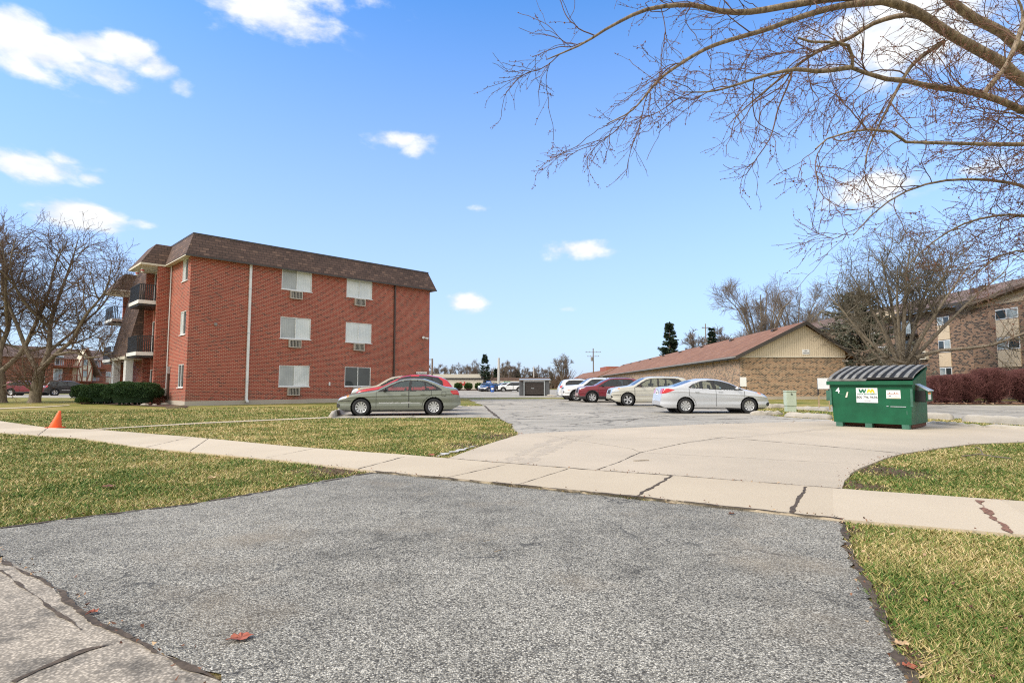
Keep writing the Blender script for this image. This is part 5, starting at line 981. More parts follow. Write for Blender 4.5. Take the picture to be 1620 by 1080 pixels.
# two honey locusts on the left lawn
def locust(seed,base,label,mirror=1,extra=()):
    g=np.random.default_rng(seed); s=mirror
    limbs=[([(0,0,-.1),(.1*s,0,1.0),(.25*s,0,2.2)],.36,.3,.35),
     ([(.25*s,0,2.1),(.55*s,.3,3.6),(.3*s,.6,5.6),(.9*s,.6,7.8),(1.3*s,.9,10),(1.6*s,1,11.8)],.19,.02,0),
     ([(.25*s,0,2.0),(-.9*s,.3,3.4),(-1.7*s,.3,5.2),(-2.6*s,.2,7.4),(-2.9*s,.3,9.5),(-3.7*s,.2,11.2)],.17,.02,0),
     ([(.3*s,0,2.2),(1.5*s,-.4,3.2),(2.7*s,-.4,4.3),(3.8*s,-.9,5.8),(5.2*s,-1,7.6),(5.6*s,-1.2,9.4)],.16,.02,0),
     ([(-.9*s,.3,3.4),(-2.4*s,.9,3.9),(-4.2*s,1.4,4.3),(-5.8*s,1.6,5.3)],.11,.015,0),
     ([(.5*s,.2,3.4),(1.6*s,1.3,5.2),(3.0*s,2.0,7.2),(3.7*s,2.4,9.6)],.11,.015,0),
     ([(1.5*s,-.4,3.2),(3.2*s,-1.0,3.4),(4.8*s,-1.4,3.0),(6.3*s,-1.5,3.4)],.1,.02,0),
     ([(.3*s,.5,5.2),(-.6*s,-.8,7),(-1.0*s,-1.4,9),(-.6*s,-1.6,11)],.12,.02,0)]+list(extra)
    lv=[dict(n=84,tr=(.25,1),ang=(R(30),R(75)),L0=3.4,L1=2.0,k=8,trop=(0,0,.5),wob=.2,rs=.018,tip=.012,sides=5),
        dict(n=800,tr=(.1,1),ang=(R(25),R(70)),L0=2.1,L1=1.2,k=7,trop=(0,0,.3),wob=.22,rs=.013,tip=.011,sides=4),
        dict(n=3300,tr=(.1,1),ang=(R(25),R(75)),L0=1.05,L1=.6,k=5,trop=(0,0,.15),wob=.25,rs=.013,tip=.009,sides=3),
        dict(n=3200,tr=(.1,1),ang=(R(25),R(75)),L0=.45,L1=.28,k=4,trop=(0,0,0),wob=.25,rs=.016,tip=.0075,sides=3)]
    return ground_tree('bare_tree',label,base,limbs,seed,lv,'bark_grey','twig_brown','bare trees on the left lawn')
xb,yb=G(54,637); xa,ya=G(10,637)
locust(11,(xb,yb),'large bare forked tree standing right of its neighbour, before the half timbered building',1)
locust(23,(xa-.4,ya),'bare forked tree cut by the left edge of the photo',-1)
# wide vase shaped tree behind the dumpster
lv=[dict(n=145,tr=(.34,1),ang=(R(20),R(65)),L0=4.4,L1=3.2,k=8,trop=(0,0,.35),wob=.15,rs=.012,tip=.018,sides=5),
    dict(n=880,tr=(.15,1),ang=(R(20),R(55)),L0=2.5,L1=1.5,k=7,trop=(0,0,.15),wob=.18,rs=.010,tip=.013,sides=4),
    dict(n=5200,tr=(.1,1),ang=(R(20),R(75)),L0=1.2,L1=.7,k=5,trop=(0,0,0),wob=.22,rs=.012,tip=.011,sides=3),
    dict(n=2600,tr=(.1,1),ang=(R(20),R(70)),L0=.5,L1=.3,k=4,trop=(0,0,0),wob=.2,rs=.014,tip=.007,sides=3)]
Yt=44.0; bx=ray(1428,609)[0]*Yt
limbs=[([(0,0,-.1),(0,0,1.4),(0,0,2.6)],.48,.42,.3)]
for px,py,r,dy,mx_,my in ((1310,468,.17,1,1365,530),(1345,432,.17,-1,1390,510),(1392,398,.19,.5,1410,480),(1440,390,.2,-1,1432,470),(1490,398,.18,1.5,1455,490),(1540,412,.18,-1,1475,505),(1590,430,.17,.5,1495,515),(1380,440,.16,2.4,1400,520),(1500,430,.16,2.5,1450,510),(1330,500,.15,2,1385,560),(1420,420,.16,-2.4,1420,490)):
    e=P(px,py,Yt+dy); mm=P(mx_,my,Yt+dy*.6); limbs.append(([(0,0,2.3),(mm.x-bx,dy*.6,mm.z),((mm.x+e.x)/2-bx+.1*(px-1428)/60,dy*.8,(mm.z+e.z)/2+.4),(e.x-bx,dy,e.z)],r,.03,0))
for pp in ([(1440,566),(1470,555),(1500,552),(1545,545),(1580,530),(1620,512),(1660,500)],[(1425,575),(1400,570),(1380,565),(1350,572)]):
    limbs.append(([((P(a,b,Yt).x-bx),-.6-.3*i,P(a,b,Yt-.6-.3*i).z) for i,(a,b) in enumerate(pp)],.15,.04,0))
ground_tree('bare_tree','widespread bare tree with vase shaped crown behind the dumpster',(bx,Yt),limbs,5,lv,'bark_grey','twig_green')
# taller bare trees beyond the garages
def vase(seed,h,spread,n1=40,n2=420,n3=2600,lean=0,stems=7,tk=1.,cm='twig_grey',tw=.012):
    g=np.random.default_rng(seed); limbs=[([(0,0,-.1),(0,0,h*.14),(0,0,h*.22)],.02*h,.016*h,.3)]
    for k in range(stems):
        a=2*PI*k/stems+g.uniform(-.3,.3); s=spread*g.uniform(.45,1); x,y=math.cos(a)*s,math.sin(a)*s*.7; H_=h*g.uniform(.82,1)*(1-.22*(s/spread)**2)
        limbs.append(([(0,0,h*.19),(x*.28,y*.28,h*.42),(x*.62,y*.62,h*.68),(x,y,H_)],.011*h,.002*h,0))
    lv=[dict(n=n1,tr=(.2,1),ang=(R(18),R(50)),L0=h*.26,L1=h*.13,k=7,trop=(0,0,.5),wob=.13,rs=.012,tip=.02*tk,sides=4),
        dict(n=n2,tr=(.1,1),ang=(R(18),R(55)),L0=h*.14,L1=h*.08,k=6,trop=(0,0,.3),wob=.16,rs=.010,tip=tw*1.4*tk,sides=3),
        dict(n=n3,tr=(.1,1),ang=(R(20),R(65)),L0=h*.07,L1=h*.04,k=4,trop=(0,0,.1),wob=.2,rs=.012,tip=tw*tk,sides=3)]
    return limbs,lv
for px,Y,py,sp,seed,lab in ((1208,92,440,7.5,31,'tall bare tree over the garage roof, left of the pair near the gable'),(1262,96,448,8,32,'tall bare tree over the garage roof, right of the pair near the gable'),(1310,104,470,7,33,'bare tree half hidden behind the spruce and the wide crown')):
    h=zat(py,Y,px)*1.03; limbs,lv=vase(seed,h,sp,60,700,4200,stems=10,tk=1.15); ground_tree('bare_tree',lab,(ray(px,609)[0]*Y,Y),limbs,seed,lv,'bark_grey','twig_grey','bare trees beyond the garages')
# far bare trees: three kinds, copied
protos=[]
for k,seed in enumerate((41,42,43)):
    limbs,lv=vase(seed,10,(3.2,4.2,2.6)[k],40,420,1900,stems=7,tk=1.7,tw=.014); protos.append(ground_tree('bare_tree','x',(0,0),limbs,seed,lv,'twig_grey','twig_grey'))
spots=[(690,150,574,0,'bare tree just right of the red brick building corner, behind the beige shop'),(708,165,578,1,'small bare tree above the left half of the beige shop'),(728,150,574,1,'round bare tree above the beige shop roof'),(745,160,580,0,'bare tree between the beige shop roof and the tall spruce'),(752,135,570,2,'thin forked bare tree immediately left of the tall spruce'),(797,170,571,2,'slim bare tree just right of the pale pole'),(812,165,570,0,'tall bare tree above the far white SUV'),(826,175,580,1,'low bare tree left above the waste enclosure'),(840,170,580,0,'bare tree directly above the waste enclosure'),(856,160,578,1,'bare tree right above the waste enclosure'),(889,185,560,1,'rounded bare tree standing over the farther garage roof'),(872,170,580,2,'thin bare tree left of the rounded one over the garage'),(1108,120,520,1,'bare tree between the two evergreens above the garage ridge'),(1160,115,512,0,'low bare tree right of the ridge evergreens'),(640,140,560,1,'bare tree hidden mostly behind the red brick block'),(-40,120,540,1,'bare tree beyond the left roof')]
for n_,(px,Y,py,k,lab) in enumerate(spots):
    o=protos[k] if n_<0 else copy_tree(protos[k]); h=zat(py,Y,px); s=h/10; o.scale=(s*1.05,s*1.05,s); o.location=(ray(px,609)[0]*Y,Y,0); o.rotation_euler=(0,0,n_*1.7); o['label']=lab; o['group']='distant bare trees'
for p in protos:
    for c in list(p.children): bpy.data.objects.remove(c)
    bpy.data.objects.remove(p)
# conifers
def conifer(name,label,base,h,w,seed,nb=220,mat='spruce_needle',droop=-.35,leaf=.3,dens=26,bottom=.08,top_taper=1.,rag=.25):
    g=np.random.default_rng(seed); root=empty(name,(base[0],base[1],0),0,label,'tree'); 
    V,F=tubes(*one([(0,0,-.1),(.05,0,h*.5),(0,0,h*.98)],.018*h,.02,12),8); rawmesh('trunk',V,F,'wood_pole',root,True,False)
    u=np.sort(g.uniform(0,1,nb)**.85); z=h*(bottom+(1-bottom)*u); rl=w*(1-u)**top_taper*g.uniform(1-rag,1+rag*.5,nb)+.12*w*.5; a=g.uniform(0,2*PI,nb); k=7; t=np.linspace(0,1,k)[None]
    Px=np.cos(a)[:,None]*rl[:,None]*t; Py=np.sin(a)[:,None]*rl[:,None]*t; Pz=z[:,None]+rl[:,None]*(droop*t+.28*t**2.5); Pb=np.stack([Px,Py,Pz],-1); Rb=np.full((nb,k),.02)*(1-.7*t)*h/10
    V,F=tubes(Pb,Rb,3); rawmesh('branches','x' and V,F,'wood_pole',root,True,False)
    n=nb*dens; i=g.integers(0,nb,n); tt=g.uniform(.12,1,n)**.8; f=tt*(k-1); q=np.minimum(f.astype(int),k-2); fr=(f-q)[:,None]; pos=Pb[i,q]*(1-fr)+Pb[i,q+1]*fr
    d=norm(Pb[i,q+1]-Pb[i,q]); s=norm(np.cross(d,[0,0,1])); side=g.choice([-1,1],n)[:,None]; ld=norm(d*.7+s*side*g.uniform(.2,1,(n,1))+g.normal(size=(n,3))*.25+np.array([0,0,-.15])); ll=(leaf*g.uniform(.5,1.2,n)*(1.1-.6*tt))[:,None]
    wv=norm(np.cross(ld,g.normal(size=(n,3))))*ll*.2; V=np.stack([pos-wv*.4,pos+ld*ll*.55-wv,pos+ld*ll,pos+ld*ll*.55+wv],1).reshape(-1,3)
    rawmesh('needles',V,np.arange(4*n).reshape(-1,4),mat,root,uv=False,attrs={'tint':np.repeat(np.clip(g.normal(.42,.22,n),0,1),4)}); return root
def con(px,Y,py,wpx,lab,seed,**k): conifer('evergreen_tree',lab,(ray(px,609)[0]*Y,Y),zat(py,Y,px),wpx*Y/900/2,seed,**k)
con(767,130,561,36,'narrow dark spruce standing over the far lot',51,nb=150,leaf=.6,dens=26,rag=.5,droop=-.2,top_taper=.9)
con(1061,110,511,52,'broad dark evergreen rising above the garage ridge',52,nb=190,leaf=.9,dens=44,top_taper=.75,rag=.45)
con(1128,112,519,34,'small evergreen right of the broad one above the garage ridge',53,nb=120,leaf=.8,dens=30,rag=.4,top_taper=.8)
con(1360,56,462,165,'big shaggy grey green evergreen beside the garage gable',54,nb=300,mat='juniper_needle',leaf=.6,dens=60,top_taper=.55,droop=-.15,rag=.7,bottom=.03)
con(818,175,585,12,'low dark evergreen above the far shopfront',55,nb=70,leaf=1.2,dens=14); con(786,172,583,10,'dark small evergreen hugging the pale pole',56,nb=70,leaf=1.2,dens=14,top_taper=.6)
con(846,180,590,14,'squat green evergreen above the waste enclosure',57,nb=70,leaf=1.2,dens=14,top_taper=.5); con(661,150,580,10,'dark evergreen peeking behind the red block corner',58,nb=60,leaf=1.2,dens=14)
# understory brush along the horizon
g=np.random.default_rng(71); n=9000; px=np.concatenate([g.uniform(640,900,n//2),g.uniform(-350,250,n//4),g.uniform(1080,1900,n-n//2-n//4)]); Y=g.uniform(185,215,n); X=(px-810)/900*Y; hh=g.uniform(1.5,5.5,n)*(1+.4*np.sin(px*.05)); an=g.normal(0,.3,n)
Pb=np.stack([np.stack([X+hh*np.sin(an)*t,Y,hh*t],-1) for t in (0,.5,1)],1); V,F=tubes(Pb,np.tile(np.array([.1,.07,.035]),(n,1)),3)
tag(rawmesh('brush',V,F,'twig_brown',uv=False),'bare brown brush line along the horizon','brush',None,'stuff')
# ---- the near tree whose limbs hang over the right half of the picture
def near_tree():
    g=np.random.default_rng(97); base=(11.5,8.2); root=empty('overhanging_tree',(*base,0),0,'large bare budding tree whose limbs reach in from the upper right','tree')
    B0=np.array([*base,0])
    def T(pts): return [np.array(P(x,y,Y))-B0 for x,y,Y in pts]
    L=[]
    fork=np.array([-.1,.1,2.3]); fork2=np.array([-.5,0,3.3])
    L.append(one([(0,0,-.1),(0,.05,1.2),fork,fork2],.33,.2,10,.3))
    L.append(one([fork2]+T([(1760,190,7.9),(1620,128,7.5),(1592,104,7.4),(1551,81,7.3),(1504,55,7.2),(1470,32,7.1),(1440,14,7.0),(1400,2,6.9),(1377,-2,6.9),(1330,-4,6.8),(1264,6,6.7),(1188,19,6.5),(1141,18,6.4),(1104,9.5,6.3),(1071,8.5,6.2),(1019,16.5,6.1),(963,44,6.0),(921,70,5.9),(866,94,5.8)]),.125,.006,60))
    L.append(one([fork2]+T([(1780,150,8.6),(1620,78,8.3),(1585,51,8.2),(1546,32,8.1),(1511,8,8.0),(1480,-18,8),(1440,-40,8),(1380,-60,8)]),.135,.05,30))
    L.append(one([fork]+T([(1760,225,7.0),(1620,176,6.6),(1592,163,6.5),(1555,150.5,6.45),(1523,143.5,6.4),(1481,138,6.3),(1449,132,6.2),(1430,127,6.2),(1398,125,6.1),(1379,118,6.1),(1345,106,6.0),(1349,86,6.0),(1335,69,5.9),(1280,66,5.8),(1262,60,5.8)]),.098,.012,60))
    L.append(one(T([(1345,107,6.0),(1296,113,5.9),(1259,110,5.8),(1210,120,5.7),(1160,136,5.6),(1123,145,5.5),(1071,146,5.4)]),.03,.004,26))
    L.append(one(T([(1400,2,6.9),(1329,10,6.8),(1264,28,6.7),(1212,47,6.5),(1127,73,6.3),(1071,105,6.2),(1038,131,6.1),(1001,174,6.0),(960,196,5.9)]),.05,.005,36))
    L.append(one([fork]+T([(1800,235,6.4),(1620,229,6.2),(1551,228,6.1),(1481,226,6.0),(1428,224,6.0),(1412,209,5.9),(1379,205,5.9),(1342,209,5.8),(1308,220,5.8),(1290,236,5.7)]),.062,.008,36))
    L.append(one(T([(1493,66,7.3),(1447,99,7.2),(1421,139,7.1),(1400,180,7.0),(1375,231,6.9),(1368,262,6.8)]),.034,.006,22))
    L.append(one(T([(1470,30,7.1),(1430,24,7.2),(1380,38,7.3),(1345,60,7.4),(1290,84,7.4),(1240,120,7.5),(1180,170,7.5),(1150,200,7.5)]),.04,.004,24))
    L.append(one([fork]+T([(1800,330,7.5),(1640,300,7.2),(1580,286,7.1),(1500,285,7.0),(1440,300,6.9),(1390,330,6.8),(1350,372,6.8)]),.05,.006,26))
    L.append(one([fork]+T([(1800,380,8.2),(1640,345,8.0),(1590,340,7.9),(1530,352,7.8),(1480,380,7.8),(1440,415,7.7)]),.05,.006,26))
    L.append(one([fork]+T([(1780,420,7.6),(1650,400,7.4),(1600,398,7.3),(1560,420,7.2),(1530,450,7.2)]),.04,.006,20))
    L.append(one(T([(1592,104,7.4),(1610,60,7.3),(1618,20,7.3),(1600,-20,7.2)]),.035,.01,12)); L.append(one(T([(1555,150,6.45),(1575,125,6.5),(1592,104,6.6),(1612,60,6.7),(1625,20,6.8)]),.035,.02,14))
    L=[(a,b*(.88 if i else 1)) for i,(a,b) in enumerate(L)]; big=[tubes(a,b,12) for a,b in L]; V,F=merge(big); rawmesh('trunk',V,F,'bark_warm',root,True,False)
    K=30; lim=[(np.stack([resample(a[0],K)]),np.interp(np.linspace(0,1,K),np.linspace(0,1,b.shape[1]),b[0])[None]) for a,b in L[1:]]; Pp,Rp=stackc(lim)
    # droop and drift away to the left like the limbs
    c=[]
    k1=kids(g,Pp,Rp,215,(.3,1),(R(20),R(75)),1.35,.7,14,(-.12,-.1,.05),.17,.008,.0035,bias=(-.4,0,-.1)); c.append(tubes(*k1,5))
    k2=kids(g,*k1,n=1250,tr=(.1,1),ang=(R(20),R(70)),L0=.8,L1=.35,k=10,trop=(-.05,0,-.15),wob=.17,rs=.007,tip=.0026); c.append(tubes(*k2,4))
    k3=kids(g,*k2,n=3100,tr=(.1,1),ang=(R(20),R(65)),L0=.34,L1=.16,k=6,trop=(0,0,-.1),wob=.15,rs=.008,tip=.0022); c.append(tubes(*k3,3))
    # long pendulous shoots
    k4=kids(g,Pp,Rp,60,(.3,.9),(R(30),R(90)),1.3,.7,14,(-.25,-.1,-1.3),.1,.006,.003,bias=(0,0,-.5)); c.append(tubes(*k4,4))
    k5=kids(g,*k4,n=700,tr=(.2,1),ang=(R(15),R(50)),L0=.5,L1=.25,k=7,trop=(-.1,0,-.2),wob=.13,rs=.007,tip=.0024); c.append(tubes(*k5,3))
    V,F=merge(c); rawmesh('crown',V,F,'twig_rust',root,True,False)
    # buds
    Vs=[]
    for kk,n in ((k3,16000),(k2,6000),(k5,2500)):
        i=g.integers(0,len(kk[0]),n); q=g.integers(1,kk[0].shape[1],n); p=kk[0][i,q]+g.normal(size=(n,3))*.006; s=g.uniform(.005,.0105,n)[:,None]
        d=norm(g.normal(size=(n,3))); e=norm(np.cross(d,g.normal(size=(n,3)))); f=np.cross(d,e); Vs.append(np.stack([p+d*s*1.3,p+e*s*.7,p+f*s*.7,p-d*s*1.1,p-e*s*.7],1).reshape(-1,5,3))
    Vb=np.concatenate(Vs); n=len(Vb); b=np.arange(n)[:,None]*5; F=np.concatenate([b+np.array(t_) for t_ in ((0,1,2),(0,2,4),(0,4,1),(3,2,1),(3,4,2),(3,1,4))]); rawmesh('buds',Vb.reshape(-1,3),F,'bud_rust',root,uv=False)
near_tree()
# ================================================================ SHRUBS
def hedge(name,label,c,sx,sy,h,rz,seed,mat='yew_leaf',n=16000,leaf=.05,group=None,rnd=.35):
    g=np.random.default_rng(seed); root=empty(name,(c[0],c[1],0),rz,label,'hedge' if 'hedge' in name else 'shrub',group)
    # leaf clumps on a lumpy rounded box, with depth
    u=g.normal(size=(n,3)); u[:,2]=np.abs(u[:,2])*1.1-.15; u=norm(u); p=4.0; rr=1/(np.abs(u[:,0])**p+np.abs(u[:,1])**p+np.abs(u[:,2])**p)**(1/p)
    lump=1+.06*np.sin(u[:,0]*9+seed)*np.cos(u[:,1]*8)+.05*np.sin(u[:,2]*11+u[:,0]*7); dep=g.uniform(0,1,n)**2*.22
    q=u*rr[:,None]*(lump-dep)[:,None]*np.array([sx,sy,h*.55]); q[:,2]+=h*.45; q[:,2]=np.maximum(q[:,2],.04)
    d=norm(u+g.normal(size=(n,3))*.7); w=norm(np.cross(d,g.normal(size=(n,3)))); l=(leaf*g.uniform(.5,1.4,n))[:,None]
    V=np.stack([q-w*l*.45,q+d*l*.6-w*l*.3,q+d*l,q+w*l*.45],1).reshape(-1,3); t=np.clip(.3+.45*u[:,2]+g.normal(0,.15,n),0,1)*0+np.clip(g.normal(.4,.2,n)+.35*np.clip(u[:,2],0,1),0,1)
    rawmesh('leaves',V,np.arange(4*n).reshape(-1,4),mat,root,uv=False,attrs={'tint':np.repeat(t,4)})
    m=MB(); 
    for k in range(26):
        a=g.uniform(0,2*PI); x,y=g.uniform(-.5,.5)*sx,g.uniform(-.5,.5)*sy; m.tube((x,y,0),(x+g.normal()*sx*.25,y+g.normal()*sy*.25,h*.75),.03,.012,5)
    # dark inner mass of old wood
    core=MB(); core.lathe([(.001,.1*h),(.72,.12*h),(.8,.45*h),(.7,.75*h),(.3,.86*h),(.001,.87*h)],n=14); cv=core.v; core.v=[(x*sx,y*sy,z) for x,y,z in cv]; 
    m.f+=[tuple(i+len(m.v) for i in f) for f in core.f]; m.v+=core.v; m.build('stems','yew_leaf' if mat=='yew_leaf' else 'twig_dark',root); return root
gh='clipped dark evergreen hedges before the red block'
def at(px,Y): return (ray(px,609)[0]*Y,Y)
hz_=math.atan2(.7096,-.7046)
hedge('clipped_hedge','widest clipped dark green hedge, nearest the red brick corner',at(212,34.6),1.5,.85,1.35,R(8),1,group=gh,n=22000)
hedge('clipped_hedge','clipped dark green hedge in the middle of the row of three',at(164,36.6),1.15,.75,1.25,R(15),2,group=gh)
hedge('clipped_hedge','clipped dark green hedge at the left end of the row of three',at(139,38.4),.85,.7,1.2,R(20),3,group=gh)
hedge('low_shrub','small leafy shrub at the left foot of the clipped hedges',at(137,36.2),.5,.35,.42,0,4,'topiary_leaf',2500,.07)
def twigbush(label,c,sx,sy,h,seed,n=5200):
    g=np.random.default_rng(seed); root=empty('plum_hedge',(c[0],c[1],0),0,label,'hedge','plum colored bare hedge bushes')
    ns=14; st=[]
    for k in range(ns):
        x,y=g.uniform(-.35,.35)*sx,g.uniform(-.35,.35)*sy; a=g.uniform(0,2*PI); r=g.uniform(.3,.8); st.append(one([(x,y,0),(x+math.cos(a)*r*.3*sx*.5,y+math.sin(a)*r*.3*sy,h*.35),(x+math.cos(a)*r*sx*.6,y+math.sin(a)*r*sy*.7,h*.72)],.05,.012,8))
    S0=stackc(st); V,F=tubes(*S0,5); rawmesh('stems',V,F,'twig_dark',root,True,False)
    k1=kids(g,*S0,n=620,tr=(.04,1),ang=(R(15),R(70)),L0=1.0,L1=.7,k=6,trop=(0,0,.5),wob=.2,rs=.02,tip=.008,bias=(0,0,.1)); k2=kids(g,*k1,n=n,tr=(.1,1),ang=(R(15),R(70)),L0=.6,L1=.4,k=5,trop=(0,0,.4),wob=.2,rs=.014,tip=.006); k3=kids(g,*k2,n=int(n*1.9),tr=(.1,1),ang=(R(15),R(70)),L0=.3,L1=.2,k=4,trop=(0,0,.3),wob=.2,rs=.014,tip=.0055)
    parts=[]
    for kk,sd in ((k1,4),(k2,3),(k3,3)):
        Pq=kk[0]; ok=(np.abs(Pq[:,-1,0])<sx*1.02)&(np.abs(Pq[:,-1,1])<sy*1.1)&(Pq[:,-1,2]<h*(1-.12*np.abs(Pq[:,-1,0]/sx)**3)+.03*np.sin(Pq[:,-1,0]*4))&(Pq[:,-1,2]>.03); parts.append(tubes(Pq[ok],kk[1][ok],sd))
    V,F=merge(parts); rawmesh('twigs',V,F,'twig_plum',root,True,False)
for px,h,sx,s,lab,Y in ((1486,1.85,1.0,81,'lowest plum colored hedge bush, rising just right of the dumpster',36.6),(1521,1.95,1.25,82,'second plum colored hedge bush from the dumpster',36.9),(1568,2.35,1.35,83,'third and tallest plum colored hedge bush from the dumpster',37),(1622,2.3,1.5,84,'plum colored hedge bush cut by the right photo edge',37),(1684,2.2,1.5,85,'plum colored hedge bush just beyond the right photo edge',37)):
    twigbush(lab,at(px,Y),sx,.95,h,s)
for px in (725,741,757.5):
    Y=123.5; hedge('round_shrub',{725:'round clipped shrub left of three before the beige shop',741:'round clipped shrub middle of three before the beige shop',757.5:'round clipped shrub right of three before the beige shop'}[px],at(px,Y),.75,.7,1.55,0,int(px),'topiary_leaf',1600,.2,'round shrubs before the beige shop')
# ================================================================ STREET THINGS
def cone():
    x,y=G(87,677.5); g=empty('traffic_cone',(x,y,.03),0,'orange traffic cone tilted beside the sidewalk on the left','cone')
    m=MB(); m.lathe([(.15,.0),(.145,.02),(.03,.45),(.02,.46),(.0015,.46)],n=24); m.v=[(a+.3*c*c+.1*c,b,c) for a,b,c in m.v]; m.build('cone_body','cone_orange',g,smooth=True)
    m=MB(); m.box(-.17,.17,-.17,.17,-.02,.012); m.build('base','cone_orange',g,bevel=.01)
cone()
def blank_sign(px0,px1,py0,py1,pb,Y,label,two=True,stake=True):
    a=P(px0,py0,Y); b=P(px1,py1,Y); g=empty('blank_sign',(a.x,Y,0),0,label,'sign','blank white notice boards'); w=b.x-a.x
    m=MB(); m.box(0,w,-.02,.0,b.z,a.z); m.build('board','sign_white',g,bevel=.004)
    for k,x in enumerate((.02,w-.02) if two else (.02,)):
        m=MB(); m.box(x-.025,x+.025,.001,.03,.3 if stake else 0,a.z-.02); pst=m.build('post','black_metal',g)
        if stake: m=MB(); m.box(x-.035,x+.035,-.03,.0,-.05,zat(625,Y,1293)); m.build('stake','wood_stake',pst)
blank_sign(1293,1312,598,615,649,27.6,'blank white sign on two stakes just left of the dumpster')
blank_sign(1170.5,1181,596.5,611,625,44,'blank white sign on thin dark legs before the garage wall',True,False)
def utility():
    x,y=G(1251,651); g=empty('utility_cabinet',(x,y,0),R(-4),'pale green utility cabinet standing on grass between two parking stops','utility cabinet'); s=y/900
    m=MB(); m.box(-7*s,7*s,-.13,.2,0,9*s); m.build('base','box_green',g,bevel=.01); m=MB(); m.box(-7.6*s,7.6*s,-.15,.22,9.0*s,31*s); c=m.build('cabinet','box_green',g,bevel=.015); m=MB(); m.box(-8*s,8*s,-.17,.24,31*s,33*s); m.build('lid','box_green',g,bevel=.012)
    m=MB(); m.box(-.02,.0,-.156,-.151,26*s,29.5*s); m.box(.02,.04,-.156,-.151,25.5*s,28*s); m.box(-.03,.06,-.156,-.151,27*s,27.6*s); m.build('warning_mark','sign_black',c)
utility()
def parking_sign():
    v=tv(668); Y=33.0+vdir[1]*v-1.2; a=P(658.5,588,Y); b=P(675.5,595,Y); g=empty('parking_notice',((a.x+b.x)/2,Y,0),0,'small white notice board over the red SUV roof by the brick corner','sign'); w=(b.x-a.x)/2
    m=MB(); m.box(-w,w,-.03,0,b.z,a.z); s=m.build('board','sign_white',g); text('NO PARKING',.17,(0,-.032,(a.z+b.z)/2+.03),(PI/2,0,0),'sign_black',s,sx=.9)
    for x in (-w+.08,w-.08): m=MB(); m.box(x-.03,x+.03,.001,.05,0,a.z); m.build('post','galv',g)
parking_sign()
def pole(px,Y,ytop,label,arms=(),mat='wood_pole',r=.14,trans=False,lamp=False):
    h=zat(ytop,Y,px); x=ray(px,609)[0]*Y; g=empty('utility_pole' if not lamp else 'light_pole',(x,Y,0),0,label,'pole'); MB().tube((0,0,0),(0,0,h),r,r*.8,10).build('shaft',mat,g)
    for z,l in arms: MB().box(-l,l,-.07,.07,h-z-.12,h-z).build('crossarm','wood_pole',g); 
    for z,l in arms:
        for q in (-.9,-.45,.45,.9): MB().lathe([(.001,.0),(.09,.0),(.06,.18),(.09,.22),(.001,.3)],(l*q,0,h-z),n=8).build('insulator','gutter_grey',g)
    if trans: MB().tube((-.5,-.15,h-4.2),(-.5,-.15,h-2.9),.38,n=14).build('transformer','gutter_grey',g)
    if lamp: MB().box(-2.6,0,-.06,.06,h-.25,h-.1).build('arm','gutter_grey',g); MB().box(-3,-2.2,-.2,.2,h-.32,h-.14).build('lamp_head','galv',g)
pole(789,120,566,'pale tall pole beside the spruce over the far lot',mat='pale_pole',r=.3)
pole(939,190,551,'wooden utility pole with crossarms and transformer over the garages',[(1.2,2.6),(2.6,2.0)],trans=True,r=.22)
pole(683.5,108,567,'wooden light pole with short arm right of the red brick corner',lamp=True,r=.2)
pole(844.5,150,579,'thin dark pole rising behind the waste enclosure',mat='pale_pole',r=.16)
pole(1118.5,140,512,'thin mast rising out of the small evergreen above the ridge',[(1,.9)],r=.14)
def board(px0,px1,py0,py1,Y,mat,label,pm='galv'):
    a=P(px0,py0,Y);b=P(px1,py1,Y); g=empty('shop_sign',((a.x+b.x)/2,Y,0),0,label,'sign'); w=(b.x-a.x)/2; MB().box(-w,w,-.15,.15,b.z,a.z).build('panel',mat,g); MB().tube((0,0,0),(0,0,b.z),.08,n=8).build('post',pm,g)
    m=MB(); m.box(-w*.7,w*.7,-.17,-.151,b.z+(a.z-b.z)*.35,b.z+(a.z-b.z)*.6); m.build('white_band','sign_white',g)
board(769,777,602.5,606,121,'sign_blue','small blue sign over the far dark cars'); board(797,807.5,603,606,118,'sign_green','small green and white sign above the far white SUV'); board(777.5,780.5,605.5,609,119,'sign_red','tiny red sign over the black car in the far lot')
x,y=at(779,98); g=empty('litter_bin',(x,y,0),0,'blue bin at the near edge of the far lot','bin'); MB().lathe([(.28,0),(.34,.95),(.36,.97),(.36,1.02),(.3,1.1),(.001,1.12)],n=16).build('bin_body','sign_blue',g,smooth=True); MB().box(-.18,.18,-.37,-.335,.4,.75).build('label','sign_white',g)
for k,(px,Y,s) in enumerate(((296,34.3,.22),(262,34.8,.25),(230,33.7,.22),(246,33.9,.15),(870,60,.4),(876,59,.3))):
    x,y=at(px,Y); g=np.random.default_rng(k); m=MB(); m.lathe([(.001,.02),(.8,.0),(1,.35),(.75,.8),(.3,1),(.001,1.02)],n=9); m.v=[(a*s*(1+.15*g.normal()),b*s*.8*(1+.15*g.normal()),c*s*.6) for a,b,c in m.v]
    o=m.build('edging_rock','stone'); o.location=(x,y,0); tag(o,['pale rock at the base of the brick corner','rock under the meter box by the hedge bed','rock in front of the widest hedge','small rock between two others in the hedge bed','tan rock at the right foot of the waste enclosure','smaller tan rock next to the enclosure rock'][k],'rock','edging rocks')
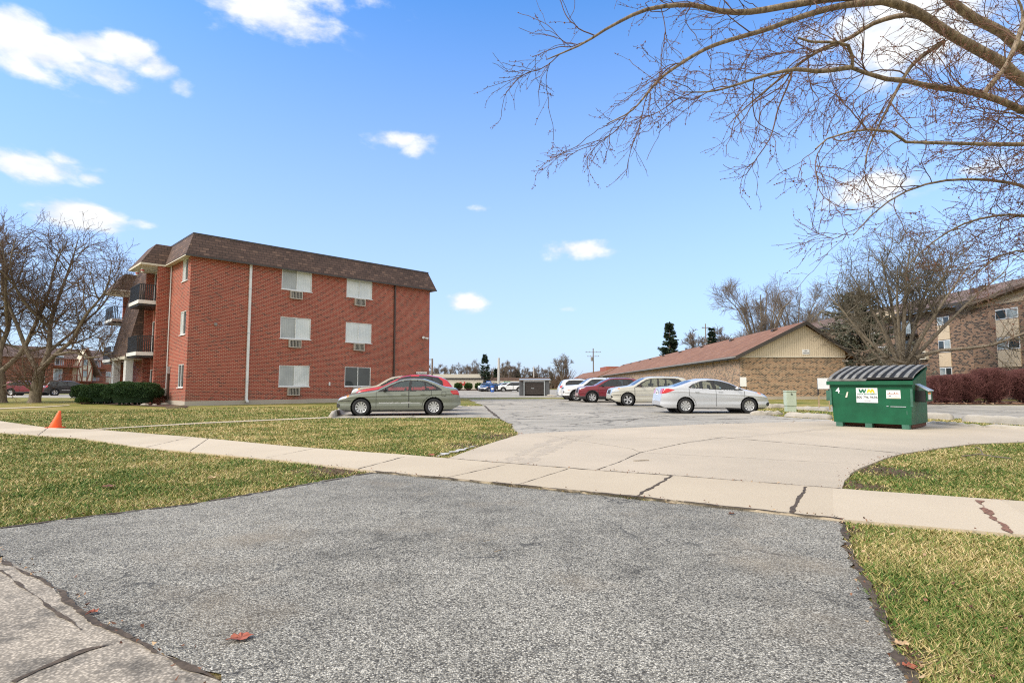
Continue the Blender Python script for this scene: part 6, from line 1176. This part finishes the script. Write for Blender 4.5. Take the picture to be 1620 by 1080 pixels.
# railing / drain bits by the bed: low timber edging
a=G(262,647.0); b=G(290,644.6)
m=MB(); m.hexa([(a[0],a[1],0),(b[0],b[1],0),(b[0],b[1]+.1,0),(a[0],a[1]+.1,0),(a[0],a[1],.12),(b[0],b[1],.14),(b[0],b[1]+.1,.14),(a[0],a[1]+.1,.12)]); tag(m.build('timber_edging','wood_stake'),'short pale timber edging of the planting bed at the brick corner','edging')
# ================================================================ DUMPSTER
def dumpster():
    FL=np.array(G(1320,675)); FR=np.array(G(1442.5,681)); RRr=np.array(G(1470,675.6)); d=FR-FL; W=float(np.hypot(*d)); rz=math.atan2(d[1],d[0]); D=float(np.hypot(*(RRr-FR)))
    g=empty('dumpster',(FL[0],FL[1],.027),rz,'green front load waste dumpster with ribbed black lids on the concrete apron','dumpster'); print('dumpster',W,D)
    Yr=FR[1]; hf=zat(602,Yr,1444)-.03; hb=zat(580,RRr[1],1473)-.03; b0=.12; fl=.07
    gm='dumpster_green'
    # shell: front, back, two sides (sides slope to the rear)
    m=MB()
    m.poly([(0,0,b0),(W,0,b0),(W+fl,-.03,hf),(-fl,-.03,hf)]); m.poly([(W,0,b0),(W,D,b0),(W+.02,D,hb),(W+fl,-.03,hf)]); m.poly([(0,D,b0),(0,0,b0),(-fl,-.03,hf),(-.02,D,hb)]); m.poly([(W,D,b0),(0,D,b0),(-.02,D,hb),(W+.02,D,hb)]); m.poly([(0,0,b0),(0,D,b0),(W,D,b0),(W,0,b0)]); m.build('body',gm,g)
    m=MB(); m.box(-fl-.06,W+fl+.04,-.12,-.032,hf-.11,hf); 
    for s,x in ((1,W),(-1,0)):
        xo=x+s*.03; m.hexa([(x+s*fl-.02,-.06,hf-.07),(x+s*fl+.03,-.06,hf-.07),(x+s*.02+.04,D,hb-.07),(x+s*.02-.01,D,hb-.07),(x+s*fl-.02,-.06,hf+.0),(x+s*fl+.03,-.06,hf+.0),(x+s*.02+.04,D,hb),(x+s*.02-.01,D,hb)])
    m.box(-.05,W+.05,D-.03,D+.05,hb-.08,hb+.0); m.build('rim',gm,g,bevel=.008)
    # ribbed lids
    nr=9; HB=hb; 
    for k,(x0,x1,lift) in enumerate(((-fl-.03,W*.475,0),(W*.485,W+fl+.03,.035))):
        nx=61; ny=14; xs=np.linspace(0,1,nx); ys=np.linspace(0,1,ny); rib=.5+.5*np.tanh(6*np.sin(2*PI*(xs*5-.02)+.6)); V=[]
        for v in ys:
            z=hf+.03+(hb-hf+.02)*v+.045*math.sin(PI*min(1,v*1.0))**.8*(1-.35*v)+lift*(1-v)
            for u,rb in zip(xs,rib): V.append((x0+(x1-x0)*u,-.1+(D+.12)*v,z+.05*rb*min(1,6*v+.15,6*(1-v)+.3)))
        V=np.array(V); i,j=np.meshgrid(np.arange(ny-1),np.arange(nx-1),indexing='ij'); F=np.stack([i*nx+j,i*nx+j+1,(i+1)*nx+j+1,(i+1)*nx+j],-1).reshape(-1,4); cx=xs[:-1]+.5/(nx-1); ribf=np.interp(cx,xs,rib)>.5; rf=np.tile(ribf,ny-1)
        o=rawmesh('lid',V,F,'lid_black',g,smooth=True,uv=False); o.data.materials.append(M('lid_grey')); o.data.polygons.foreach_set('material_index',rf.astype(np.int32))
        md=o.modifiers.new('thick','SOLIDIFY'); md.thickness=.02
        m=MB(); m.box(x0,x1,-.125,-.095,hf+.005+lift,hf+.06+lift); m.build('lid_edge','lid_grey' if k==0 else 'lid_black',o)
    # feet, fork pockets
    for x in (.05,W*.42,W-.22): MB().box(x,x+.17,.0,.2,-.0,b0-.002).build('foot','dumpster_green_worn',g)
    m=MB(); m.box(.08,W-.05,.3,.38,.02,b0-.003); m.box(.08,W-.05,D-.2,D-.1,.02,b0-.003); m.box(W-.1,W-.03,.21,D-.05,.02,b0-.003); m.build('skid','rust',g)
    m=MB(); m.hexa([(W+.02,.38,hf*.93),(W+.34,.38,hf*.78),(W+.34,.95,hf*.78),(W+.02,.95,hf*.93),(W+.02,.38,hf*.95),(W+.35,.38,hf*.8),(W+.35,.95,hf*.8),(W+.02,.95,hf*.95)]); m.build('pocket_hood','galv',g)
    m=MB(); m.box(W+.03,W+.27,.36,.40,hf*.58,hf*.79); m.box(W+.03,W+.27,.93,.97,hf*.58,hf*.79); m.box(W+.03,W+.27,.4,.93,hf*.56,hf*.585); m.build('fork_pocket','black_metal',g); m=MB(); m.box(W+.27,W+.3,.4,.98,hf*.585,hf*.79); pk=m.build('pocket_plate',gm,g)
    MB().box(W+.301,W+.305,.5,.8,hf*.61,hf*.76).build('sticker','sign_white',pk); MB().box(W+.3055,W+.308,.5,.8,hf*.72,hf*.76).build('sticker_band','label_orange',pk)
    m=MB(); m.box(-.3,-.04,.36,.40,hf*.56,hf*.79); m.box(-.3,-.04,.93,.97,hf*.56,hf*.79); m.box(-.3,-.04,.4,.93,hf*.56,hf*.585); m.box(-.3,-.04,.4,.93,hf*.775,hf*.79); m.build('fork_pocket','dumpster_green_worn',g)
    for x in (-.07,W+.02):
        m=MB(); m.box(x,x+.05,-.06,-.0,hf*.5,hf*.83); m.box(x,x+.06,-.09,.0,hf*.47,hf*.5); m.build('side_bracket','dumpster_green_worn',g)
    # signs on the front; front plane leans slightly
    tilt=math.atan2(.03,hf-b0)
    def fy(z): return -.03*(z-b0)/(hf-b0)
    def plate(nm,x,z,w,h,mat,e=.008): 
        m=MB(); m.hexa([(x,fy(z)-e,z),(x+w,fy(z)-e,z),(x+w,fy(z)-.001,z),(x,fy(z)-.001,z),(x,fy(z+h)-e,z+h),(x+w,fy(z+h)-e,z+h),(x+w,fy(z+h)-.001,z+h),(x,fy(z+h)-.001,z+h)]); return m.build(nm,mat,g)
    rx=PI/2+tilt
    px0=W*.325; pw=W*.28; pz=hf*.535; ph=hf*.315
    a=plate('company_sign',px0,pz,pw,ph,'sign_white')
    # W and M emblem
    def glyph(pts,x,z,sx,sz,mat,e=.013):
        m=MB(); q=[(x+u*sx,fy(z)-.009,z+v*sz) for u,v in pts]; m.prism(q,(0,-.004,0)); m.build('emblem',mat,a)
    Wg=[(0,1),(.24,1),(.34,.42),(.47,1),(.68,1),(.76,.42),(.88,1),(1.06,1),(.88,0),(.62,0),(.53,.45),(.43,0),(.17,0)]
    Mg=[(.0,0),(.2,1),(.42,1),(.52,.55),(.64,1),(.88,1),(1.1,0),(.84,0),(.76,.5),(.64,0),(.44,0),(.34,.5),(.24,0)]
    ez=pz+ph*.66; eh=ph*.27; ew=pw*.36
    glyph(Wg,px0+pw*.11,ez,ew,eh,'wm_green'); glyph(Mg,px0+pw*.49,ez,ew,eh,'wm_yellow')
    text('WASTE MANAGEMENT',.048,(px0+pw*.5,fy(pz+ph*.575)-.0105,pz+ph*.575),(rx,0,0),'wm_green',a,sx=.98); text('800 796 9696',.098,(px0+pw*.5,fy(pz+ph*.36)-.0105,pz+ph*.36),(rx,0,0),'label_grey',a,sx=.94); text('www.wm.com',.03,(px0+pw*.5,fy(pz+ph*.13)-.0105,pz+ph*.13),(rx,0,0),'label_grey',a)
    px1=W*.715; w1=W*.175; z1=hf*.63; h1=hf*.175; b=plate('notice_sign',px1,z1,w1,h1,'sign_white')
    def bar(x0,x1,za,zb_,mat): m=MB(); m.box(px1+w1*x0,px1+w1*x1,fy(z1)-.0125,fy(z1)-.009,z1+h1*za,z1+h1*zb_); m.build('notice_band',mat,b)
    bar(.06,.94,.88,.95,'label_orange'); bar(.06,.94,.47,.55,'label_brown'); bar(.06,.94,.06,.1,'label_orange'); bar(.2,.3,.62,.76,'label_brown'); bar(.55,.64,.62,.76,'label_brown'); bar(.72,.8,.62,.76,'label_brown'); bar(.15,.35,.26,.34,'label_grey'); bar(.6,.8,.22,.3,'label_grey')
    text('4',.22,(W*.075,fy(hf*.79)-.006,hf*.79),(rx,0,0),'sign_white',g,'number')
    m=MB(); m.box(W*.76,W*.95,-.03,-.012,hf*.455,hf*.47); m.box(W*.71,W*.735,-.025,-.012,hf*.46,hf*.475); m.build('scraped_weld','galv',g)
    m=MB(); m.hexa([(W*.175,-.034,hf*.64),(W*.2,-.034,hf*.64),(W*.2,-.015,hf*.64),(W*.175,-.015,hf*.64),(W*.2,-.036,hf*.76),(W*.22,-.036,hf*.76),(W*.22,-.02,hf*.76),(W*.2,-.02,hf*.76)]); m.build('paint_scrape','soffit',g)
    for x,z,w_,h_ in ((W*.1,hf*.71,.1,.01),(W*.35,hf*.47,.25,.006),(W*.17,hf*.81,.16,.005),(W*.95,hf*.3,.02,.1)): plate('scratch',x,z,w_,h_,'dumpster_green_worn',.003)
dumpster()
# ================================================================ LIGHT AND SKY
sun=bpy.data.objects.new('sun',bpy.data.lights.new('sun','SUN')); COL.objects.link(sun); SUN_EL=R(42); SUN_AZ=R(-115)   # azimuth from +Y, clockwise
sd=Vector((math.sin(SUN_AZ)*math.cos(SUN_EL),math.cos(SUN_AZ)*math.cos(SUN_EL),math.sin(SUN_EL)))
sun.rotation_euler=sd.to_track_quat('Z','Y').to_euler(); sun.data.energy=2.3; sun.data.angle=R(24); sun.data.color=(1,.915,.79)
w=bpy.data.worlds.new('World'); S.world=w; w.use_nodes=True; nt=w.node_tree; N_=nt.nodes; LK=nt.links; bg=N_['Background']
sky=N_.new('ShaderNodeTexSky'); sky.sky_type='NISHITA'; sky.sun_disc=False; sky.sun_elevation=SUN_EL; sky.sun_rotation=SUN_AZ; sky.altitude=100; sky.air_density=1.0; sky.dust_density=.6; sky.ozone_density=1.5
tc=N_.new('ShaderNodeTexCoord'); sp_=N_.new('ShaderNodeSeparateXYZ'); LK.new(tc.outputs['Generated'],sp_.inputs[0])
def mth(op,a,b=None,c=None,clamp=False):
    x=N_.new('ShaderNodeMath'); x.operation=op; x.use_clamp=clamp
    for i,v in enumerate((a,b,c)):
        if v is None: continue
        if isinstance(v,(int,float)): x.inputs[i].default_value=v
        else: LK.new(v,x.inputs[i])
    return x.outputs[0]
# clouds: soft patches at chosen sky directions, broken up with noise
nz=N_.new('ShaderNodeTexNoise'); nz.inputs['Scale'].default_value=7; nz.inputs['Detail'].default_value=7; nz.inputs['Roughness'].default_value=.62; nz.inputs['Distortion'].default_value=.3
mp=N_.new('ShaderNodeMapping'); mp.inputs['Scale'].default_value=(1,1,1.9); LK.new(tc.outputs['Generated'],mp.inputs[0]); LK.new(mp.outputs[0],nz.inputs['Vector'])
nz2=N_.new('ShaderNodeTexNoise'); nz2.inputs['Scale'].default_value=26; nz2.inputs['Detail'].default_value=5; LK.new(mp.outputs[0],nz2.inputs['Vector'])
clouds=[(15,40,45,30,1.),(45,75,50,26,1.),(95,80,38,20,.9),(150,74,42,20,1.),(205,80,46,24,1),(250,105,34,22,.95),(285,135,22,16,.7),(150,112,80,22,.6),(40,110,70,22,.55),(150,25,45,16,.4),(420,15,85,38,1.),(500,10,50,30,.5),(600,5,80,30,.35),(45,262,75,20,1.),(95,252,25,14,.7),(142,283,22,10,.85),(130,343,50,20,1.),(225,354,25,8,.55),(625,220,42,14,.85),(655,236,22,12,.7),(920,396,42,16,.95),(735,476,30,14,.8),(755,330,25,6,.3),(895,488,14,6,.5),(1385,295,75,30,1.),(1440,60,120,70,1.),(1560,265,45,18,.8),(1470,10,80,40,.9),(300,358,30,8,.4)]
acc=None
for px,py,sx,sy,st in clouds:
    a,u=ray(px,py); d=Vector((a,1,u)).normalized(); east=Vector((d.y,-d.x,0)).normalized(); up=east.cross(d).normalized()
    if up.z<0: up=-up
    k=1/math.sqrt(1+a*a+u*u)
    ax_=sx/900*k*1.15; ay_=sy/900*k*1.15
    def dot(v):
        x=N_.new('ShaderNodeVectorMath'); x.operation='DOT_PRODUCT'; LK.new(tc.outputs['Generated'],x.inputs[0]); x.inputs[1].default_value=v; return x.outputs['Value']
    e=mth('MULTIPLY',mth('SUBTRACT',dot(east),east.dot(d)),1/ax_); f=mth('MULTIPLY',mth('SUBTRACT',dot(up),up.dot(d)),1/ay_); r2=mth('ADD',mth('MULTIPLY',e,e),mth('MULTIPLY',f,f)); fac=mth('MULTIPLY',mth('MULTIPLY',mth('EXPONENT',mth('MULTIPLY',r2,-.9)),st),mth('GREATER_THAN',dot(tuple(d)),0)); acc=fac if acc is None else mth('MAXIMUM',acc,fac)
shape=mth('ADD',mth('MULTIPLY',acc,1.15),mth('MULTIPLY',mth('SUBTRACT',mth('ADD',mth('MULTIPLY',nz.outputs['Fac'],.7),mth('MULTIPLY',nz2.outputs['Fac'],.3)),.53),3.0)); gate=mth('MULTIPLY',acc,5,clamp=True)
cf=mth('MULTIPLY',mth('MULTIPLY',mth('SUBTRACT',shape,.22),1.5,clamp=True),gate,clamp=True)
cr=N_.new('ShaderNodeMapRange'); cr.interpolation_type='SMOOTHSTEP'; LK.new(cf,cr.inputs['Value'])
# thin bright milky veil, thicker towards the horizon
veil=N_.new('ShaderNodeMapRange'); LK.new(sp_.outputs['Z'],veil.inputs['Value']); veil.inputs['From Min'].default_value=0.0; veil.inputs['From Max'].default_value=.62; veil.inputs['To Min'].default_value=.88; veil.inputs['To Max'].default_value=.0; veil.interpolation_type='LINEAR'
mixv=N_.new('ShaderNodeMix'); mixv.data_type='RGBA'; LK.new(veil.outputs[0],mixv.inputs['Factor']); 
tintn=N_.new('ShaderNodeMix'); tintn.data_type='RGBA'; tintn.blend_type='MULTIPLY'; tintn.inputs['Factor'].default_value=1; LK.new(sky.outputs[0],tintn.inputs[6]); tintn.inputs[7].default_value=(.6,1.34,2.0,1)
LK.new(tintn.outputs[2],mixv.inputs[6]); mixv.inputs[7].default_value=(4.2,4.6,5.8,1)
mixc=N_.new('ShaderNodeMix'); mixc.data_type='RGBA'; LK.new(cr.outputs[0],mixc.inputs['Factor']); LK.new(mixv.outputs[2],mixc.inputs[6]); cc=N_.new('ShaderNodeMapRange'); LK.new(mth('ADD',mth('MULTIPLY',nz2.outputs['Fac'],1.2),mth('MULTIPLY',shape,.35)),cc.inputs['Value']); cc.inputs['From Min'].default_value=.65; cc.inputs['From Max'].default_value=1.15; cm_=N_.new('ShaderNodeMix'); cm_.data_type='RGBA'; LK.new(cc.outputs[0],cm_.inputs['Factor']); cm_.inputs[6].default_value=(5.2,5.5,5.95,1); cm_.inputs[7].default_value=(6.7,6.8,6.9,1); LK.new(cm_.outputs[2],mixc.inputs[7])
oc=N_.new('ShaderNodeMapRange'); oc.interpolation_type='SMOOTHSTEP'; LK.new(sp_.outputs['Y'],oc.inputs['Value']); oc.inputs['From Min'].default_value=.25; oc.inputs['From Max'].default_value=-.35  # unseen white overcast behind camera and overhead, added to whiten the fill light
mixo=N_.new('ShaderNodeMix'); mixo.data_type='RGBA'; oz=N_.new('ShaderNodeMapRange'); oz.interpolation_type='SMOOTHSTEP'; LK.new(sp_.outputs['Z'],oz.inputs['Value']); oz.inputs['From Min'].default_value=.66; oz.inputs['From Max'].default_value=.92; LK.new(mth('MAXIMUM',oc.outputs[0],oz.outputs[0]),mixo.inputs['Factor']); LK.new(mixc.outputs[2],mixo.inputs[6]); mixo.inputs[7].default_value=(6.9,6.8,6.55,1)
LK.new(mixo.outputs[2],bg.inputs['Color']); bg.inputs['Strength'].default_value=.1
S.view_settings.view_transform='Standard'; S.view_settings.look='None'; S.view_settings.exposure=.74; S.view_settings.gamma=1
S.cycles.max_bounces=6; S.cycles.transparent_max_bounces=12; S.cycles.use_denoising=False; S.cycles.pixel_filter_type='BLACKMAN_HARRIS'; S.cycles.filter_width=1.15
